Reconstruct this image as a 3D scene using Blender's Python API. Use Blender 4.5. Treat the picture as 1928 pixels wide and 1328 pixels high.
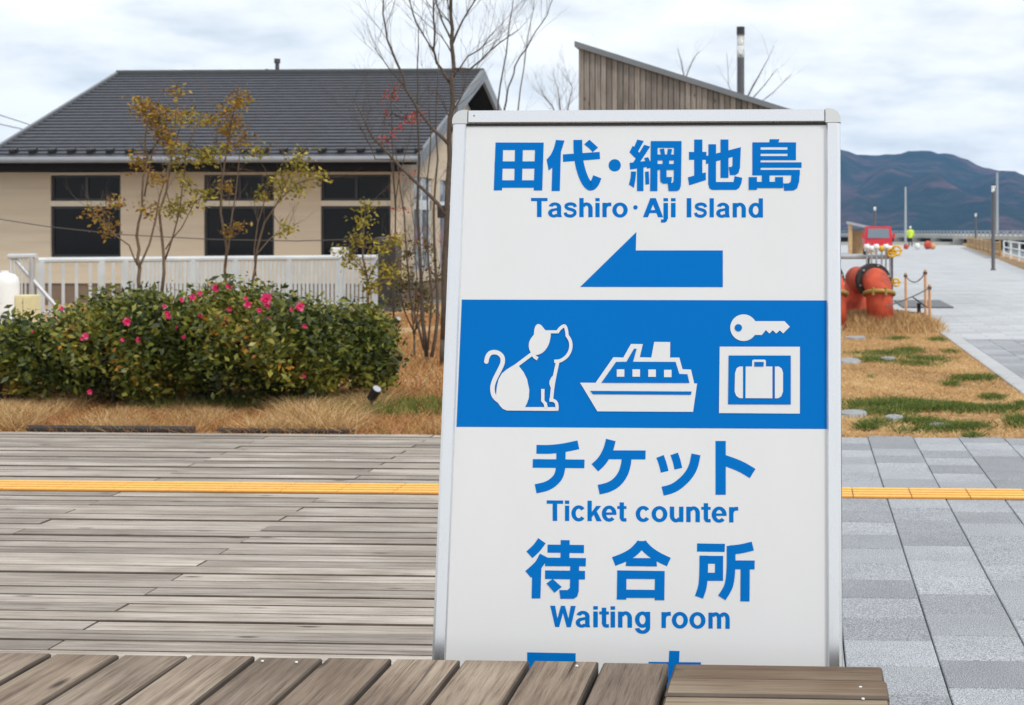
import bpy, math, random
import numpy as np
from mathutils import Vector

for o in list(bpy.data.objects):
    bpy.data.objects.remove(o, do_unlink=True)
scene = bpy.context.scene
COL = scene.collection
rng = random.Random(11)
npr = np.random.default_rng(5)
R_ = math.radians

# ------------------------------------------------------------------ camera
F = 2900.0; XP = 1356.0; YH = 435.0; CAMH = 1.375; PSI = math.atan((1510 - XP) / F)
cam_d = bpy.data.cameras.new('camera'); cam = bpy.data.objects.new('camera', cam_d); COL.objects.link(cam)
cam.location = (0, 0, CAMH); cam.rotation_euler = (math.pi / 2, 0, PSI)
cam_d.sensor_fit = 'HORIZONTAL'; cam_d.sensor_width = 36; cam_d.lens = F / 1928 * 36
cam_d.shift_x = (964 - XP) / 1928; cam_d.shift_y = (YH - 664) / 1928
cam_d.clip_start = 0.05; cam_d.clip_end = 9000
cam_d.dof.use_dof = True; cam_d.dof.focus_distance = 3.62; cam_d.dof.aperture_fstop = 11.0
scene.camera = cam

# ------------------------------------------------------------------ sky and sun
SUN_EL, SUN_AZ = R_(48), R_(126)        # azimuth clockwise from +Y: behind the camera, to the right
world = bpy.data.worlds.new('World'); scene.world = world; world.use_nodes = True
nt = world.node_tree; nt.nodes.clear()
def N(t, ty, **kw):
    n = t.nodes.new(ty)
    for k, v in kw.items():
        setattr(n, k, v)
    return n
wo = N(nt, 'ShaderNodeOutputWorld'); bg = N(nt, 'ShaderNodeBackground')
sky = N(nt, 'ShaderNodeTexSky', sky_type='NISHITA', sun_disc=False)
sky.sun_elevation = SUN_EL; sky.sun_rotation = SUN_AZ
sk = N(nt, 'ShaderNodeMix', data_type='RGBA', blend_type='MULTIPLY'); sk.inputs[0].default_value = 1
sk.inputs[7].default_value = (0.1, 0.1, 0.1, 1)
nt.links.new(sky.outputs[0], sk.inputs[6])
tc = N(nt, 'ShaderNodeTexCoord'); sp = N(nt, 'ShaderNodeSeparateXYZ'); nt.links.new(tc.outputs['Generated'], sp.inputs[0])
zz = N(nt, 'ShaderNodeMath', operation='MAXIMUM'); nt.links.new(sp.outputs[2], zz.inputs[0]); zz.inputs[1].default_value = 0.0
za = N(nt, 'ShaderNodeMath', operation='ADD'); nt.links.new(zz.outputs[0], za.inputs[0]); za.inputs[1].default_value = 0.22
dx = N(nt, 'ShaderNodeMath', operation='DIVIDE'); nt.links.new(sp.outputs[0], dx.inputs[0]); nt.links.new(za.outputs[0], dx.inputs[1])
dy = N(nt, 'ShaderNodeMath', operation='DIVIDE'); nt.links.new(sp.outputs[1], dy.inputs[0]); nt.links.new(za.outputs[0], dy.inputs[1])
cb = N(nt, 'ShaderNodeCombineXYZ'); nt.links.new(dx.outputs[0], cb.inputs[0]); nt.links.new(dy.outputs[0], cb.inputs[1])
n1 = N(nt, 'ShaderNodeTexNoise'); n1.inputs['Scale'].default_value = 3.4; n1.inputs['Detail'].default_value = 7; n1.inputs['Roughness'].default_value = 0.55
nt.links.new(cb.outputs[0], n1.inputs['Vector'])
cr = N(nt, 'ShaderNodeValToRGB')
cr.color_ramp.elements[0].position = 0.30; cr.color_ramp.elements[0].color = (0.60, 0.645, 0.69, 1)
cr.color_ramp.elements[1].position = 0.60; cr.color_ramp.elements[1].color = (0.92, 0.925, 0.925, 1)
e = cr.color_ramp.elements.new(0.47); e.color = (0.80, 0.82, 0.835, 1)
nt.links.new(n1.outputs[0], cr.inputs[0])
mx = N(nt, 'ShaderNodeMix', data_type='RGBA'); mx.inputs[0].default_value = 0.9
nt.links.new(sk.outputs[2], mx.inputs[6]); nt.links.new(cr.outputs[0], mx.inputs[7])
nt.links.new(mx.outputs[2], bg.inputs[0]); bg.inputs[1].default_value = 1.0
nt.links.new(bg.outputs[0], wo.inputs[0])

sun_d = bpy.data.lights.new('sun', 'SUN'); sun = bpy.data.objects.new('sun', sun_d); COL.objects.link(sun)
sun_d.energy = 1.5; sun_d.angle = R_(11); sun_d.color = (1.0, 0.95, 0.88)
sdir = Vector((math.sin(SUN_AZ) * math.cos(SUN_EL), math.cos(SUN_AZ) * math.cos(SUN_EL), math.sin(SUN_EL)))
sun.rotation_euler = sdir.to_track_quat('Z', 'Y').to_euler(); sun.location = (0, 0, 30)

vs = scene.view_settings
vs.view_transform = 'Standard'; vs.look = 'None'; vs.exposure = 0.42; vs.gamma = 1.0; vs.use_curve_mapping = False
scene.cycles.volume_bounces = 1
scene.cycles.max_bounces = 8
scene.cycles.use_denoising = True

# ------------------------------------------------------------------ pixel helpers (photo pixels -> directions)
CR = Vector((math.cos(PSI), math.sin(PSI), 0)); CF = Vector((-math.sin(PSI), math.cos(PSI), 0)); CO = Vector((0, 0, CAMH))
def ray(x, y):
    return CR * ((x - XP) / F) + CF + Vector((0, 0, (YH - y) / F))
def W(x, y, Y):                      # the point of that direction at world distance Y
    d = ray(x, y); return CO + d * (Y / d.y)
def G(x, y, z=0.0):                  # the point of that direction at height z
    d = ray(x, y); return CO + d * ((z - CAMH) / d.z)

# ------------------------------------------------------------------ mesh helpers
class MB:
    def __init__(s): s.v = []; s.f = []
    def add(s, vs, fs):
        b = len(s.v); s.v.extend(tuple(p) for p in vs); s.f.extend(tuple(i + b for i in q) for q in fs); return s
    def box(s, x0, x1, y0, y1, z0, z1):
        return s.add([(x0, y0, z0), (x1, y0, z0), (x1, y1, z0), (x0, y1, z0), (x0, y0, z1), (x1, y0, z1), (x1, y1, z1), (x0, y1, z1)],
                     [(3, 2, 1, 0), (4, 5, 6, 7), (0, 1, 5, 4), (1, 2, 6, 5), (2, 3, 7, 6), (3, 0, 4, 7)])
    def cbox(s, x0, x1, y0, y1, z0, z1, c=0.004):   # box with chamfered top edges
        return s.add([(x0, y0, z0), (x1, y0, z0), (x1, y1, z0), (x0, y1, z0),
                      (x0, y0, z1 - c), (x1, y0, z1 - c), (x1, y1, z1 - c), (x0, y1, z1 - c),
                      (x0 + c, y0 + c, z1), (x1 - c, y0 + c, z1), (x1 - c, y1 - c, z1), (x0 + c, y1 - c, z1)],
                     [(3, 2, 1, 0), (0, 1, 5, 4), (1, 2, 6, 5), (2, 3, 7, 6), (3, 0, 4, 7),
                      (4, 5, 9, 8), (5, 6, 10, 9), (6, 7, 11, 10), (7, 4, 8, 11), (8, 9, 10, 11)])
    def prism(s, pts, vec):             # polygon swept along vec
        n = len(pts); v = Vector(vec)
        a = [Vector(p) for p in pts]; b = [p + v for p in a]
        return s.add(a + b, [tuple(range(n))[::-1], tuple(range(n, 2 * n))] + [(i, (i + 1) % n, n + (i + 1) % n, n + i) for i in range(n)])
    def tube(s, pts, rad, k=6, cap=True):
        pts = [Vector(p) for p in pts]; n = len(pts)
        if not isinstance(rad, (list, tuple)): rad = [rad] * n
        vs_, fs = [], []
        ref = Vector((0.31, 0.87, 0.37))
        for i in range(n):
            t = (pts[min(i + 1, n - 1)] - pts[max(i - 1, 0)])
            t = t.normalized() if t.length > 1e-9 else Vector((0, 0, 1))
            a = t.cross(ref)
            if a.length < 1e-3: a = t.cross(Vector((1, 0, 0)))
            a.normalize(); b = t.cross(a)
            for j in range(k):
                q = 2 * math.pi * j / k
                vs_.append(pts[i] + (a * math.cos(q) + b * math.sin(q)) * rad[i])
        for i in range(n - 1):
            for j in range(k):
                fs.append((i * k + j, i * k + (j + 1) % k, (i + 1) * k + (j + 1) % k, (i + 1) * k + j))
        if cap:
            fs.append(tuple(range(k))[::-1]); fs.append(tuple(range((n - 1) * k, n * k)))
        return s.add(vs_, fs)
    def lathe(s, c, prof, k=16, axis=None):   # prof: (radius, height) pairs about a vertical axis at c
        c = Vector(c); vs_, fs = [], []
        n = len(prof)
        for r, z in prof:
            for j in range(k):
                q = 2 * math.pi * j / k; vs_.append((c.x + r * math.cos(q), c.y + r * math.sin(q), c.z + z))
        for i in range(n - 1):
            for j in range(k): fs.append((i * k + j, i * k + (j + 1) % k, (i + 1) * k + (j + 1) % k, (i + 1) * k + j))
        fs.append(tuple(range(k))[::-1]); fs.append(tuple(range((n - 1) * k, n * k)))
        return s.add(vs_, fs)
    def build(s, name, mat, parent=None, smooth=False):
        me = bpy.data.meshes.new(name)
        off = origin(parent)
        me.from_pydata([(p[0] - off.x, p[1] - off.y, p[2] - off.z) for p in s.v], [], s.f); me.update()
        me.materials.append(mat)
        if smooth:
            me.polygons.foreach_set('use_smooth', [True] * len(me.polygons))
        o = bpy.data.objects.new(name, me); COL.objects.link(o)
        if parent is not None: o.parent = parent
        return o
def origin(p):
    v = Vector((0, 0, 0))
    while p is not None:
        v += Vector(p.location); p = p.parent
    return v
def tag(o, label=None, cat=None, group=None, kind=None):
    if label: o['label'] = label
    if cat: o['category'] = cat
    if group: o['group'] = group
    if kind: o['kind'] = kind
    return o
def thing(name, loc, label, cat, group=None):
    o = bpy.data.objects.new(name, None); COL.objects.link(o); o.location = loc; o.empty_display_size = 0.1
    return tag(o, label, cat, group)
def quads_np(name, V, mat, parent=None, rnd=None, k=4, off=(0, 0, 0), smooth=False):
    """V: (n,k,3) polygons -> one mesh, with a random number on each face"""
    n = len(V); me = bpy.data.meshes.new(name)
    P = (V.reshape(-1, 3) - np.array(off)).astype(np.float32)
    me.vertices.add(n * k); me.vertices.foreach_set('co', P.ravel())
    me.loops.add(n * k); me.loops.foreach_set('vertex_index', np.arange(n * k, dtype=np.int32))
    me.polygons.add(n); me.polygons.foreach_set('loop_start', np.arange(0, n * k, k, dtype=np.int32))
    me.polygons.foreach_set('loop_total', np.full(n, k, dtype=np.int32))
    me.update(calc_edges=True)
    at = me.attributes.new('rnd', 'FLOAT', 'FACE')
    at.data.foreach_set('value', (npr.random(n) if rnd is None else rnd).astype(np.float32))
    me.materials.append(mat)
    o = bpy.data.objects.new(name, me); COL.objects.link(o)
    if parent is not None: o.parent = parent
    return o

# ------------------------------------------------------------------ materials
MATS = {}
def ramp(t, stops, src):
    r = N(t, 'ShaderNodeValToRGB'); el = r.color_ramp.elements
    while len(el) < len(stops): el.new(0.5)
    for q, (p, c) in zip(el, stops): q.position = p; q.color = (c[0], c[1], c[2], 1)
    t.links.new(src, r.inputs[0]); return r.outputs[0]
def mat_base(name, rough=0.6, metal=0.0, col=(0.5, 0.5, 0.5), spec=None):
    m = bpy.data.materials.new(name); m.use_nodes = True; t = m.node_tree; b = t.nodes['Principled BSDF']
    b.inputs['Base Color'].default_value = (*col, 1); b.inputs['Roughness'].default_value = rough; b.inputs['Metallic'].default_value = metal
    if spec is not None: b.inputs['Specular IOR Level'].default_value = spec
    MATS[name] = m
    return m, t, b
def noise(t, scale, detail=4, rough=0.55, vec=None, mapping=None):
    n = N(t, 'ShaderNodeTexNoise'); n.inputs['Scale'].default_value = scale; n.inputs['Detail'].default_value = detail; n.inputs['Roughness'].default_value = rough
    if vec is not None:
        if mapping:
            mp = N(t, 'ShaderNodeMapping'); mp.inputs['Scale'].default_value = mapping; t.links.new(vec, mp.inputs[0]); vec = mp.outputs[0]
        t.links.new(vec, n.inputs['Vector'])
    return n.outputs[0]
def pos(t, rnd=True):
    g = N(t, 'ShaderNodeNewGeometry')
    if not rnd: return g.outputs['Position']
    oi = N(t, 'ShaderNodeObjectInfo'); mu = N(t, 'ShaderNodeVectorMath', operation='SCALE')
    mu.inputs[0].default_value = (37.1, 11.3, 5.7); t.links.new(oi.outputs['Random'], mu.inputs['Scale'])
    ad = N(t, 'ShaderNodeVectorMath', operation='ADD'); t.links.new(g.outputs['Position'], ad.inputs[0]); t.links.new(mu.outputs[0], ad.inputs[1])
    return ad.outputs[0]
def mixc(t, a, b, fac, mode='MIX'):
    m = N(t, 'ShaderNodeMix', data_type='RGBA', blend_type=mode)
    if isinstance(fac, (int, float)): m.inputs[0].default_value = fac
    else: t.links.new(fac, m.inputs[0])
    for i, q in ((6, a), (7, b)):
        if isinstance(q, tuple): m.inputs[i].default_value = (*q, 1)
        else: t.links.new(q, m.inputs[i])
    return m.outputs[2]
def bump(t, b, src, strength=0.3, dist=0.003):
    n = N(t, 'ShaderNodeBump'); n.inputs['Strength'].default_value = strength; n.inputs['Distance'].default_value = dist
    t.links.new(src, n.inputs['Height']); t.links.new(n.outputs[0], b.inputs['Normal'])
def plain(name, col, rough=0.55, metal=0.0, var=0.12, scale=6.0, spec=None, bmp=0.0):
    m, t, b = mat_base(name, rough, metal, col, spec)
    p = pos(t); n = noise(t, scale, 5, 0.6, p)
    lo = tuple(c * (1 - var) for c in col); hi = tuple(min(1, c * (1 + var)) for c in col)
    t.links.new(ramp(t, [(0.3, lo), (0.7, hi)], n), b.inputs['Base Color'])
    if bmp: bump(t, b, noise(t, scale * 8, 4, 0.6, p), bmp)
    return m
def wood(name, along, stops, rough=0.75, knots=True, tone=0.25, grain=1.0, blotch=(0.80, 0.77, 0.73)):
    m, t, b = mat_base(name, rough, 0)
    p = pos(t)
    sc = {'x': (1.5, 44, 44), 'y': (44, 1.5, 44), 'z': (44, 44, 1.5)}[along]
    fi = {'x': (9, 240, 240), 'y': (240, 9, 240), 'z': (240, 240, 9)}[along]
    ck = {'x': (1.3, 75, 75), 'y': (75, 1.3, 75), 'z': (75, 75, 1.3)}[along]
    kn = {'x': (3.0, 12, 12), 'y': (12, 3.0, 12), 'z': (12, 12, 3.0)}[along]
    a = noise(t, grain, 6, 0.62, p, sc); c = noise(t, grain, 4, 0.7, p, fi)
    mm = N(t, 'ShaderNodeMath', operation='MULTIPLY_ADD'); t.links.new(c, mm.inputs[0]); mm.inputs[1].default_value = 0.42
    m2 = N(t, 'ShaderNodeMath', operation='MULTIPLY'); t.links.new(a, m2.inputs[0]); m2.inputs[1].default_value = 0.62
    t.links.new(m2.outputs[0], mm.inputs[2])
    col = ramp(t, stops, mm.outputs[0])
    col = mixc(t, col, ramp(t, [(0.29, (0.20, 0.165, 0.14)), (0.36, (1, 1, 1))], noise(t, 1, 3, 0.6, p, ck)), 1.0, 'MULTIPLY')
    big = noise(t, 1.6, 3, 0.5, p)
    col = mixc(t, col, ramp(t, [(0.35, blotch), (0.65, (1.08, 1.06, 1.04))], big), 1.0, 'MULTIPLY')
    oi = N(t, 'ShaderNodeObjectInfo')
    col = mixc(t, col, ramp(t, [(0, (1 - tone,) * 3), (1, (1 + tone * 0.7,) * 3)], oi.outputs['Random']), 1.0, 'MULTIPLY')
    if knots:
        v = N(t, 'ShaderNodeTexVoronoi'); v.inputs['Scale'].default_value = 1.0
        mp = N(t, 'ShaderNodeMapping'); mp.inputs['Scale'].default_value = kn; t.links.new(p, mp.inputs[0]); t.links.new(mp.outputs[0], v.inputs['Vector'])
        k = ramp(t, [(0.06, (0.13, 0.095, 0.07)), (0.16, (1, 1, 1))], v.outputs['Distance'])
        # only some cells carry a knot
        sepc = N(t, 'ShaderNodeSeparateColor'); t.links.new(v.outputs['Color'], sepc.inputs[0])
        th = N(t, 'ShaderNodeMath', operation='GREATER_THAN'); t.links.new(sepc.outputs[0], th.inputs[0]); th.inputs[1].default_value = 0.6
        col = mixc(t, col, mixc(t, col, k, 1.0, 'MULTIPLY'), th.outputs[0])
    t.links.new(col, b.inputs['Base Color'])
    bump(t, b, mm.outputs[0], 0.5, 0.004)
    return m

deck_m = wood('weathered_deck_wood', 'x', [(0.30, (0.10, 0.075, 0.058)), (0.385, (0.185, 0.158, 0.135)), (0.47, (0.335, 0.30, 0.262)), (0.60, (0.49, 0.455, 0.41))], tone=0.28, grain=1.15, blotch=(0.70, 0.655, 0.61))
edge_m = plain('grimy_shaded_plank_edge', (0.085, 0.067, 0.052), 0.9, 0, 0.6, 2.5)  # grime plus the shade of the gaps, both put into the edge colour
bench_y = wood('bench_wood_lengthwise', 'y', [(0.30, (0.05, 0.035, 0.024)), (0.43, (0.17, 0.125, 0.088)), (0.54, (0.30, 0.24, 0.18)), (0.70, (0.42, 0.35, 0.28))], tone=0.25, grain=1.2, blotch=(0.52, 0.46, 0.41))
bench_x = wood('bench_wood_crosswise', 'x', [(0.30, (0.06, 0.04, 0.026)), (0.43, (0.19, 0.14, 0.095)), (0.54, (0.28, 0.225, 0.155)), (0.70, (0.37, 0.315, 0.24))], tone=0.2, grain=1.2, blotch=(0.50, 0.36, 0.26))
clad_m = wood('weathered_cladding_wood', 'z', [(0.30, (0.10, 0.085, 0.07)), (0.45, (0.19, 0.168, 0.15)), (0.56, (0.27, 0.245, 0.22)), (0.72, (0.34, 0.315, 0.29))], tone=0.38)

def granular(name, stops, grain=420, rough=0.85, tone=0.16):
    m, t, b = mat_base(name, rough)
    p = pos(t)
    g = noise(t, grain, 2, 0.6, p); big = noise(t, 2.2, 4, 0.6, p)
    col = ramp(t, stops, g)
    col = mixc(t, col, ramp(t, [(0.3, (0.88, 0.88, 0.89)), (0.7, (1.06, 1.06, 1.06))], big), 1.0, 'MULTIPLY')
    oi = N(t, 'ShaderNodeObjectInfo')
    col = mixc(t, col, ramp(t, [(0, (1 - tone,) * 3), (1, (1 + tone,) * 3)], oi.outputs['Random']), 1.0, 'MULTIPLY')
    t.links.new(col, b.inputs['Base Color']); bump(t, b, g, 0.35, 0.002)
    return m
paver_m = granular('grey_granite_paver', [(0.34, (0.10, 0.108, 0.12)), (0.5, (0.30, 0.318, 0.34)), (0.66, (0.54, 0.56, 0.585))], grain=230, tone=0.2)
kerb_m = granular('pale_kerb_stone', [(0.3, (0.34, 0.35, 0.36)), (0.7, (0.56, 0.57, 0.58))], tone=0.05)
joint_m = plain('dark_joint_sand', (0.06, 0.056, 0.05), 0.9, 0, 0.4, 3)
promen_m, t_, b_ = mat_base('far_promenade_paving', 0.8)
br = N(t_, 'ShaderNodeTexBrick'); br.offset = 0.5; br.squash = 1
br.inputs['Color1'].default_value = (0.40, 0.42, 0.44, 1); br.inputs['Color2'].default_value = (0.50, 0.52, 0.54, 1); br.inputs['Mortar'].default_value = (0.25, 0.26, 0.27, 1)
br.inputs['Scale'].default_value = 1.0; br.inputs['Mortar Size'].default_value = 0.006; br.inputs['Brick Width'].default_value = 0.6; br.inputs['Row Height'].default_value = 0.3
t_.links.new(pos(t_, False), br.inputs['Vector'])
t_.links.new(mixc(t_, br.outputs[0], ramp(t_, [(0.3, (0.9, 0.9, 0.9)), (0.7, (1.06, 1.06, 1.06))], noise(t_, 0.5, 5, 0.6, pos(t_, False))), 1.0, 'MULTIPLY'), b_.inputs['Base Color'])
tactile_m = plain('yellow_tactile_rubber', (0.46, 0.19, 0.02), 0.6, 0, 0.10, 14)  # base darkened: dirt, plus shade between the ridges put into the colour
tactile_ridge_m = plain('yellow_tactile_ridge', (0.85, 0.49, 0.11), 0.55, 0, 0.10, 25)
soil_m, t_, b_ = mat_base('dry_straw_ground', 0.95)
q = noise(t_, 9, 6, 0.7, pos(t_, False))
t_.links.new(ramp(t_, [(0.32, (0.13, 0.075, 0.035)), (0.5, (0.42, 0.26, 0.12)), (0.68, (0.60, 0.41, 0.20))], q), b_.inputs['Base Color']); bump(t_, b_, q, 0.6, 0.02)
ground_m = granular('pale_gravel_ground', [(0.3, (0.24, 0.23, 0.21)), (0.7, (0.38, 0.37, 0.35))], 60)

def leafy(name, stops, rough=0.5, trans=0.25, spec=0.4):
    m, t, b = mat_base(name, rough, 0, spec=spec)
    a = N(t, 'ShaderNodeAttribute', attribute_name='rnd')
    c = ramp(t, stops, a.outputs['Fac'])
    t.links.new(c, b.inputs['Base Color'])
    if trans:
        tr = N(t, 'ShaderNodeBsdfTranslucent'); t.links.new(c, tr.inputs[0])
        ms = N(t, 'ShaderNodeMixShader'); ms.inputs[0].default_value = trans
        t.links.new(b.outputs[0], ms.inputs[1]); t.links.new(tr.outputs[0], ms.inputs[2])
        t.links.new(ms.outputs[0], t.nodes['Material Output'].inputs[0])
    return m
straw_m = leafy('straw_grass', [(0, (0.24, 0.13, 0.05)), (0.35, (0.48, 0.29, 0.12)), (0.8, (0.70, 0.48, 0.23)), (1, (0.80, 0.64, 0.38))], 0.7, 0.2, 0.2)
rust_m = leafy('rusty_grass', [(0, (0.20, 0.09, 0.04)), (0.45, (0.46, 0.22, 0.09)), (0.82, (0.64, 0.37, 0.16)), (1, (0.30, 0.30, 0.07))], 0.7, 0.2, 0.2)
green_m = leafy('green_grass', [(0, (0.04, 0.08, 0.012)), (0.55, (0.095, 0.165, 0.022)), (0.85, (0.20, 0.24, 0.045)), (1, (0.42, 0.34, 0.10))], 0.6, 0.25, 0.3)
camel_m = leafy('camellia_leaf', [(0, (0.016, 0.028, 0.006)), (0.35, (0.06, 0.085, 0.012)), (0.66, (0.18, 0.195, 0.024)), (0.9, (0.34, 0.30, 0.05)), (0.985, (0.34, 0.26, 0.05)), (1.0, (0.55, 0.25, 0.03))], 0.4, 0.22, 0.4)
autumn_m = leafy('autumn_leaf', [(0, (0.12, 0.06, 0.012)), (0.4, (0.28, 0.14, 0.018)), (0.7, (0.42, 0.25, 0.025)), (1, (0.22, 0.21, 0.025))], 0.5, 0.25)
yelgreen_m = leafy('yellow_green_leaf', [(0, (0.11, 0.10, 0.012)), (0.5, (0.27, 0.235, 0.025)), (1, (0.52, 0.38, 0.04))], 0.5, 0.25)
darkleaf_m = leafy('dull_olive_leaf', [(0, (0.035, 0.035, 0.010)), (0.55, (0.10, 0.09, 0.018)), (0.85, (0.24, 0.18, 0.03)), (1, (0.26, 0.07, 0.03))], 0.5, 0.2)
redleaf_m = leafy('red_berry_leaf', [(0, (0.32, 0.03, 0.02)), (0.6, (0.50, 0.06, 0.035)), (1, (0.45, 0.16, 0.06))], 0.5, 0.2)
petal_m = leafy('pink_petal', [(0, (0.70, 0.015, 0.10)), (0.6, (0.85, 0.04, 0.22)), (1, (0.92, 0.22, 0.38))], 0.45, 0.25)
bark_m = plain('grey_brown_bark', (0.085, 0.062, 0.045), 0.85, 0, 0.35, 30, bmp=0.4)
barkl_m = plain('pale_brown_bark', (0.15, 0.10, 0.062), 0.85, 0, 0.3, 30)
twig_m = plain('far_twig_bark', (0.16, 0.13, 0.11), 0.9)

alu_m, t_, b_ = mat_base('brushed_aluminium', 0.27, 1.0, (0.74, 0.75, 0.765))
q = noise(t_, 1, 2, 0.5, pos(t_, False), (40, 40, 1.2))
t_.links.new(ramp(t_, [(0.3, (0.24, 0.24, 0.24)), (0.7, (0.30, 0.30, 0.30))], q), b_.inputs['Roughness'])
corner_m = plain('cast_corner_grey', (0.60, 0.61, 0.60), 0.38, 0.55, 0.03)
panel_m, t_, b_ = mat_base('white_sign_sheet', 0.3, 0, (0.75, 0.755, 0.755))
p_ = pos(t_, False); q = noise(t_, 1, 5, 0.65, p_, (5, 5, 2.2)); q2 = noise(t_, 60, 3, 0.7, p_, (1, 1, .25))
c_ = mixc(t_, ramp(t_, [(0.32, (0.70, 0.705, 0.71)), (0.62, (0.715, 0.72, 0.73))], q), ramp(t_, [(0.22, (0.97, 0.965, 0.955)), (0.30, (1, 1, 1))], q2), 1.0, 'MULTIPLY')
t_.links.new(c_, b_.inputs['Base Color']); t_.links.new(ramp(t_, [(0.35, (0.28,) * 3), (0.65, (0.34,) * 3)], q), b_.inputs['Roughness'])
blue_m = plain('blue_vinyl', (0.0, 0.155, 0.515), 0.5, 0, 0.02, 3, spec=0.06)
gap_m = plain('black_gasket', (0.03, 0.028, 0.026), 0.6)
white_paint = plain('white_painted_steel', (0.70, 0.745, 0.77), 0.4, 0, 0.05)
fence_m = plain('greyed_white_paint', (0.52, 0.56, 0.585), 0.5, 0, 0.10, 3)
beige_m, t_, b_ = mat_base('beige_siding', 0.75)
p_ = pos(t_, False); q = noise(t_, 1, 4, 0.6, p_, (0.6, 0.6, 9))
t_.links.new(ramp(t_, [(0.3, (0.62, 0.50, 0.36)), (0.7, (0.70, 0.575, 0.43))], q), b_.inputs['Base Color'])
wv_ = N(t_, 'ShaderNodeTexWave', bands_direction='Z', wave_profile='SAW'); wv_.inputs['Scale'].default_value = 0.7; t_.links.new(p_, wv_.inputs['Vector']); bump(t_, b_, wv_.outputs['Fac'], 0.7, 0.02)
plinth_m = plain('brown_plinth', (0.20, 0.135, 0.09), 0.8)
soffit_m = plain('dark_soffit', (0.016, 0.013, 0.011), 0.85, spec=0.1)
trim_m = plain('cream_window_trim', (0.70, 0.60, 0.47), 0.55, 0, 0.04)
frame_m = plain('black_window_frame', (0.022, 0.021, 0.022), 0.4)
glass_m, t_, b_ = mat_base('dark_window_glass', 0.06, 0, (0.006, 0.006, 0.007), 0.17)
sglass_m, t_, b_ = mat_base('bluish_window_glass', 0.05, 0, (0.16, 0.20, 0.24), 0.8)
slate_m = plain('grey_roof_slate', (0.080, 0.084, 0.098), 0.6, 0, 0.18, 5, spec=0.25)
verge_m = plain('grey_verge_metal', (0.17, 0.185, 0.20), 0.4, 0.2, 0.05)
gutter_m = plain('grey_gutter', (0.27, 0.285, 0.31), 0.35, 0.1, 0.05)
ridge_m = plain('dark_ridge_cap', (0.05, 0.055, 0.055), 0.5)
black_m = plain('black_metal', (0.02, 0.02, 0.021), 0.4)
dark_m = plain('charcoal_metal', (0.062, 0.062, 0.066), 0.45)
steel_m = plain('galvanised_steel', (0.42, 0.44, 0.46), 0.45, 0.4)
lantern_m = mat_base('clear_lantern_acrylic', 0.1)[0]
MATS['clear_lantern_acrylic'].node_tree.nodes['Principled BSDF'].inputs['Base Color'].default_value = (0.95, 0.94, 0.90, 1)
MATS['clear_lantern_acrylic'].node_tree.nodes['Principled BSDF'].inputs['Transmission Weight'].default_value = 0.75
orange_m = plain('orange_painted_pipe', (0.50, 0.07, 0.028), 0.7, 0, 0.45, 4)
rubber_m = plain('black_rubber', (0.035, 0.03, 0.028), 0.7)
brass_m = plain('dull_brass_clamp', (0.36, 0.25, 0.06), 0.45, 0.3, 0.25, 20)
yellow_m = plain('yellow_paint', (0.72, 0.42, 0.03), 0.5)
whitep_m = plain('white_plastic', (0.74, 0.77, 0.77), 0.5, 0, 0.05)
cream_m = plain('cream_plastic', (0.66, 0.60, 0.36), 0.55, 0, 0.06)
red_m = plain('red_car_paint', (0.62, 0.02, 0.03), 0.25, 0, 0.04)
stake_m = plain('orange_stake', (0.62, 0.33, 0.16), 0.7)
rope_m = plain('dark_rope', (0.09, 0.08, 0.075), 0.9)
stone_m = plain('flat_grey_stone', (0.30, 0.31, 0.32), 0.85, 0, 0.15, 8, bmp=0.5)
lightwood_m = plain('light_timber', (0.56, 0.36, 0.17), 0.7, 0, 0.12)
rail_m = plain('bronze_handrail', (0.42, 0.25, 0.08), 0.6, 0, 0.1)
concrete_m = plain('pale_concrete', (0.46, 0.44, 0.39), 0.8, 0, 0.1, 0.6)
shadowc_m = plain('shadow_dark_concrete', (0.045, 0.045, 0.046), 0.85, 0, 0.15, 0.6)  # near-black colour stands in for the shade under the bridge
hivis_m = plain('hi_vis_yellow', (0.62, 0.80, 0.05), 0.7)
navy_m = plain('navy_cloth', (0.02, 0.025, 0.05), 0.8)
skin_m = plain('skin', (0.5, 0.3, 0.2), 0.6)
water_m, t_, b_ = mat_base('harbour_water', 0.12, 0, (0.05, 0.075, 0.085))
bump(t_, b_, noise(t_, 1.5, 3, 0.5, pos(t_, False)), 0.3, 0.05)
mount_m, t_, b_ = mat_base('forested_mountain', 0.95, spec=0.1)
p_ = pos(t_, False); a_ = noise(t_, 0.007, 6, 0.65, p_); c_ = noise(t_, 0.035, 6, 0.8, p_)
col = mixc(t_, ramp(t_, [(0.43, (0.007, 0.024, 0.023)), (0.5, (0.020, 0.032, 0.030)), (0.57, (0.095, 0.058, 0.066))], a_),
           ramp(t_, [(0.35, (0.35, 0.4, 0.42)), (0.65, (1.45, 1.35, 1.3))], c_), 1.0, 'MULTIPLY')
t_.links.new(col, b_.inputs['Base Color']); bump(t_, b_, c_, 0.9, 9.0)

# ================================================================== SETTING
def sheet(name, x0, x1, y0, y1, z, mat, kind='structure'):
    o = MB().add([(x0, y0, z), (x1, y0, z), (x1, y1, z), (x0, y1, z)], [(0, 1, 2, 3)]).build(name, mat)
    return tag(o, kind=kind)
ground = sheet('ground', -900, 900, -60, 900, -0.14, ground_m); ground['label'] = 'pale gravel ground under everything'
EDGE_Y = G(400, 815).y           # far edge of deck and front paving
DX = -0.5                        # where deck meets paving
LAWN_X = 1.86                    # lawn / promenade kerb
FARY = 23.8                      # cross joint on the promenade

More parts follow.
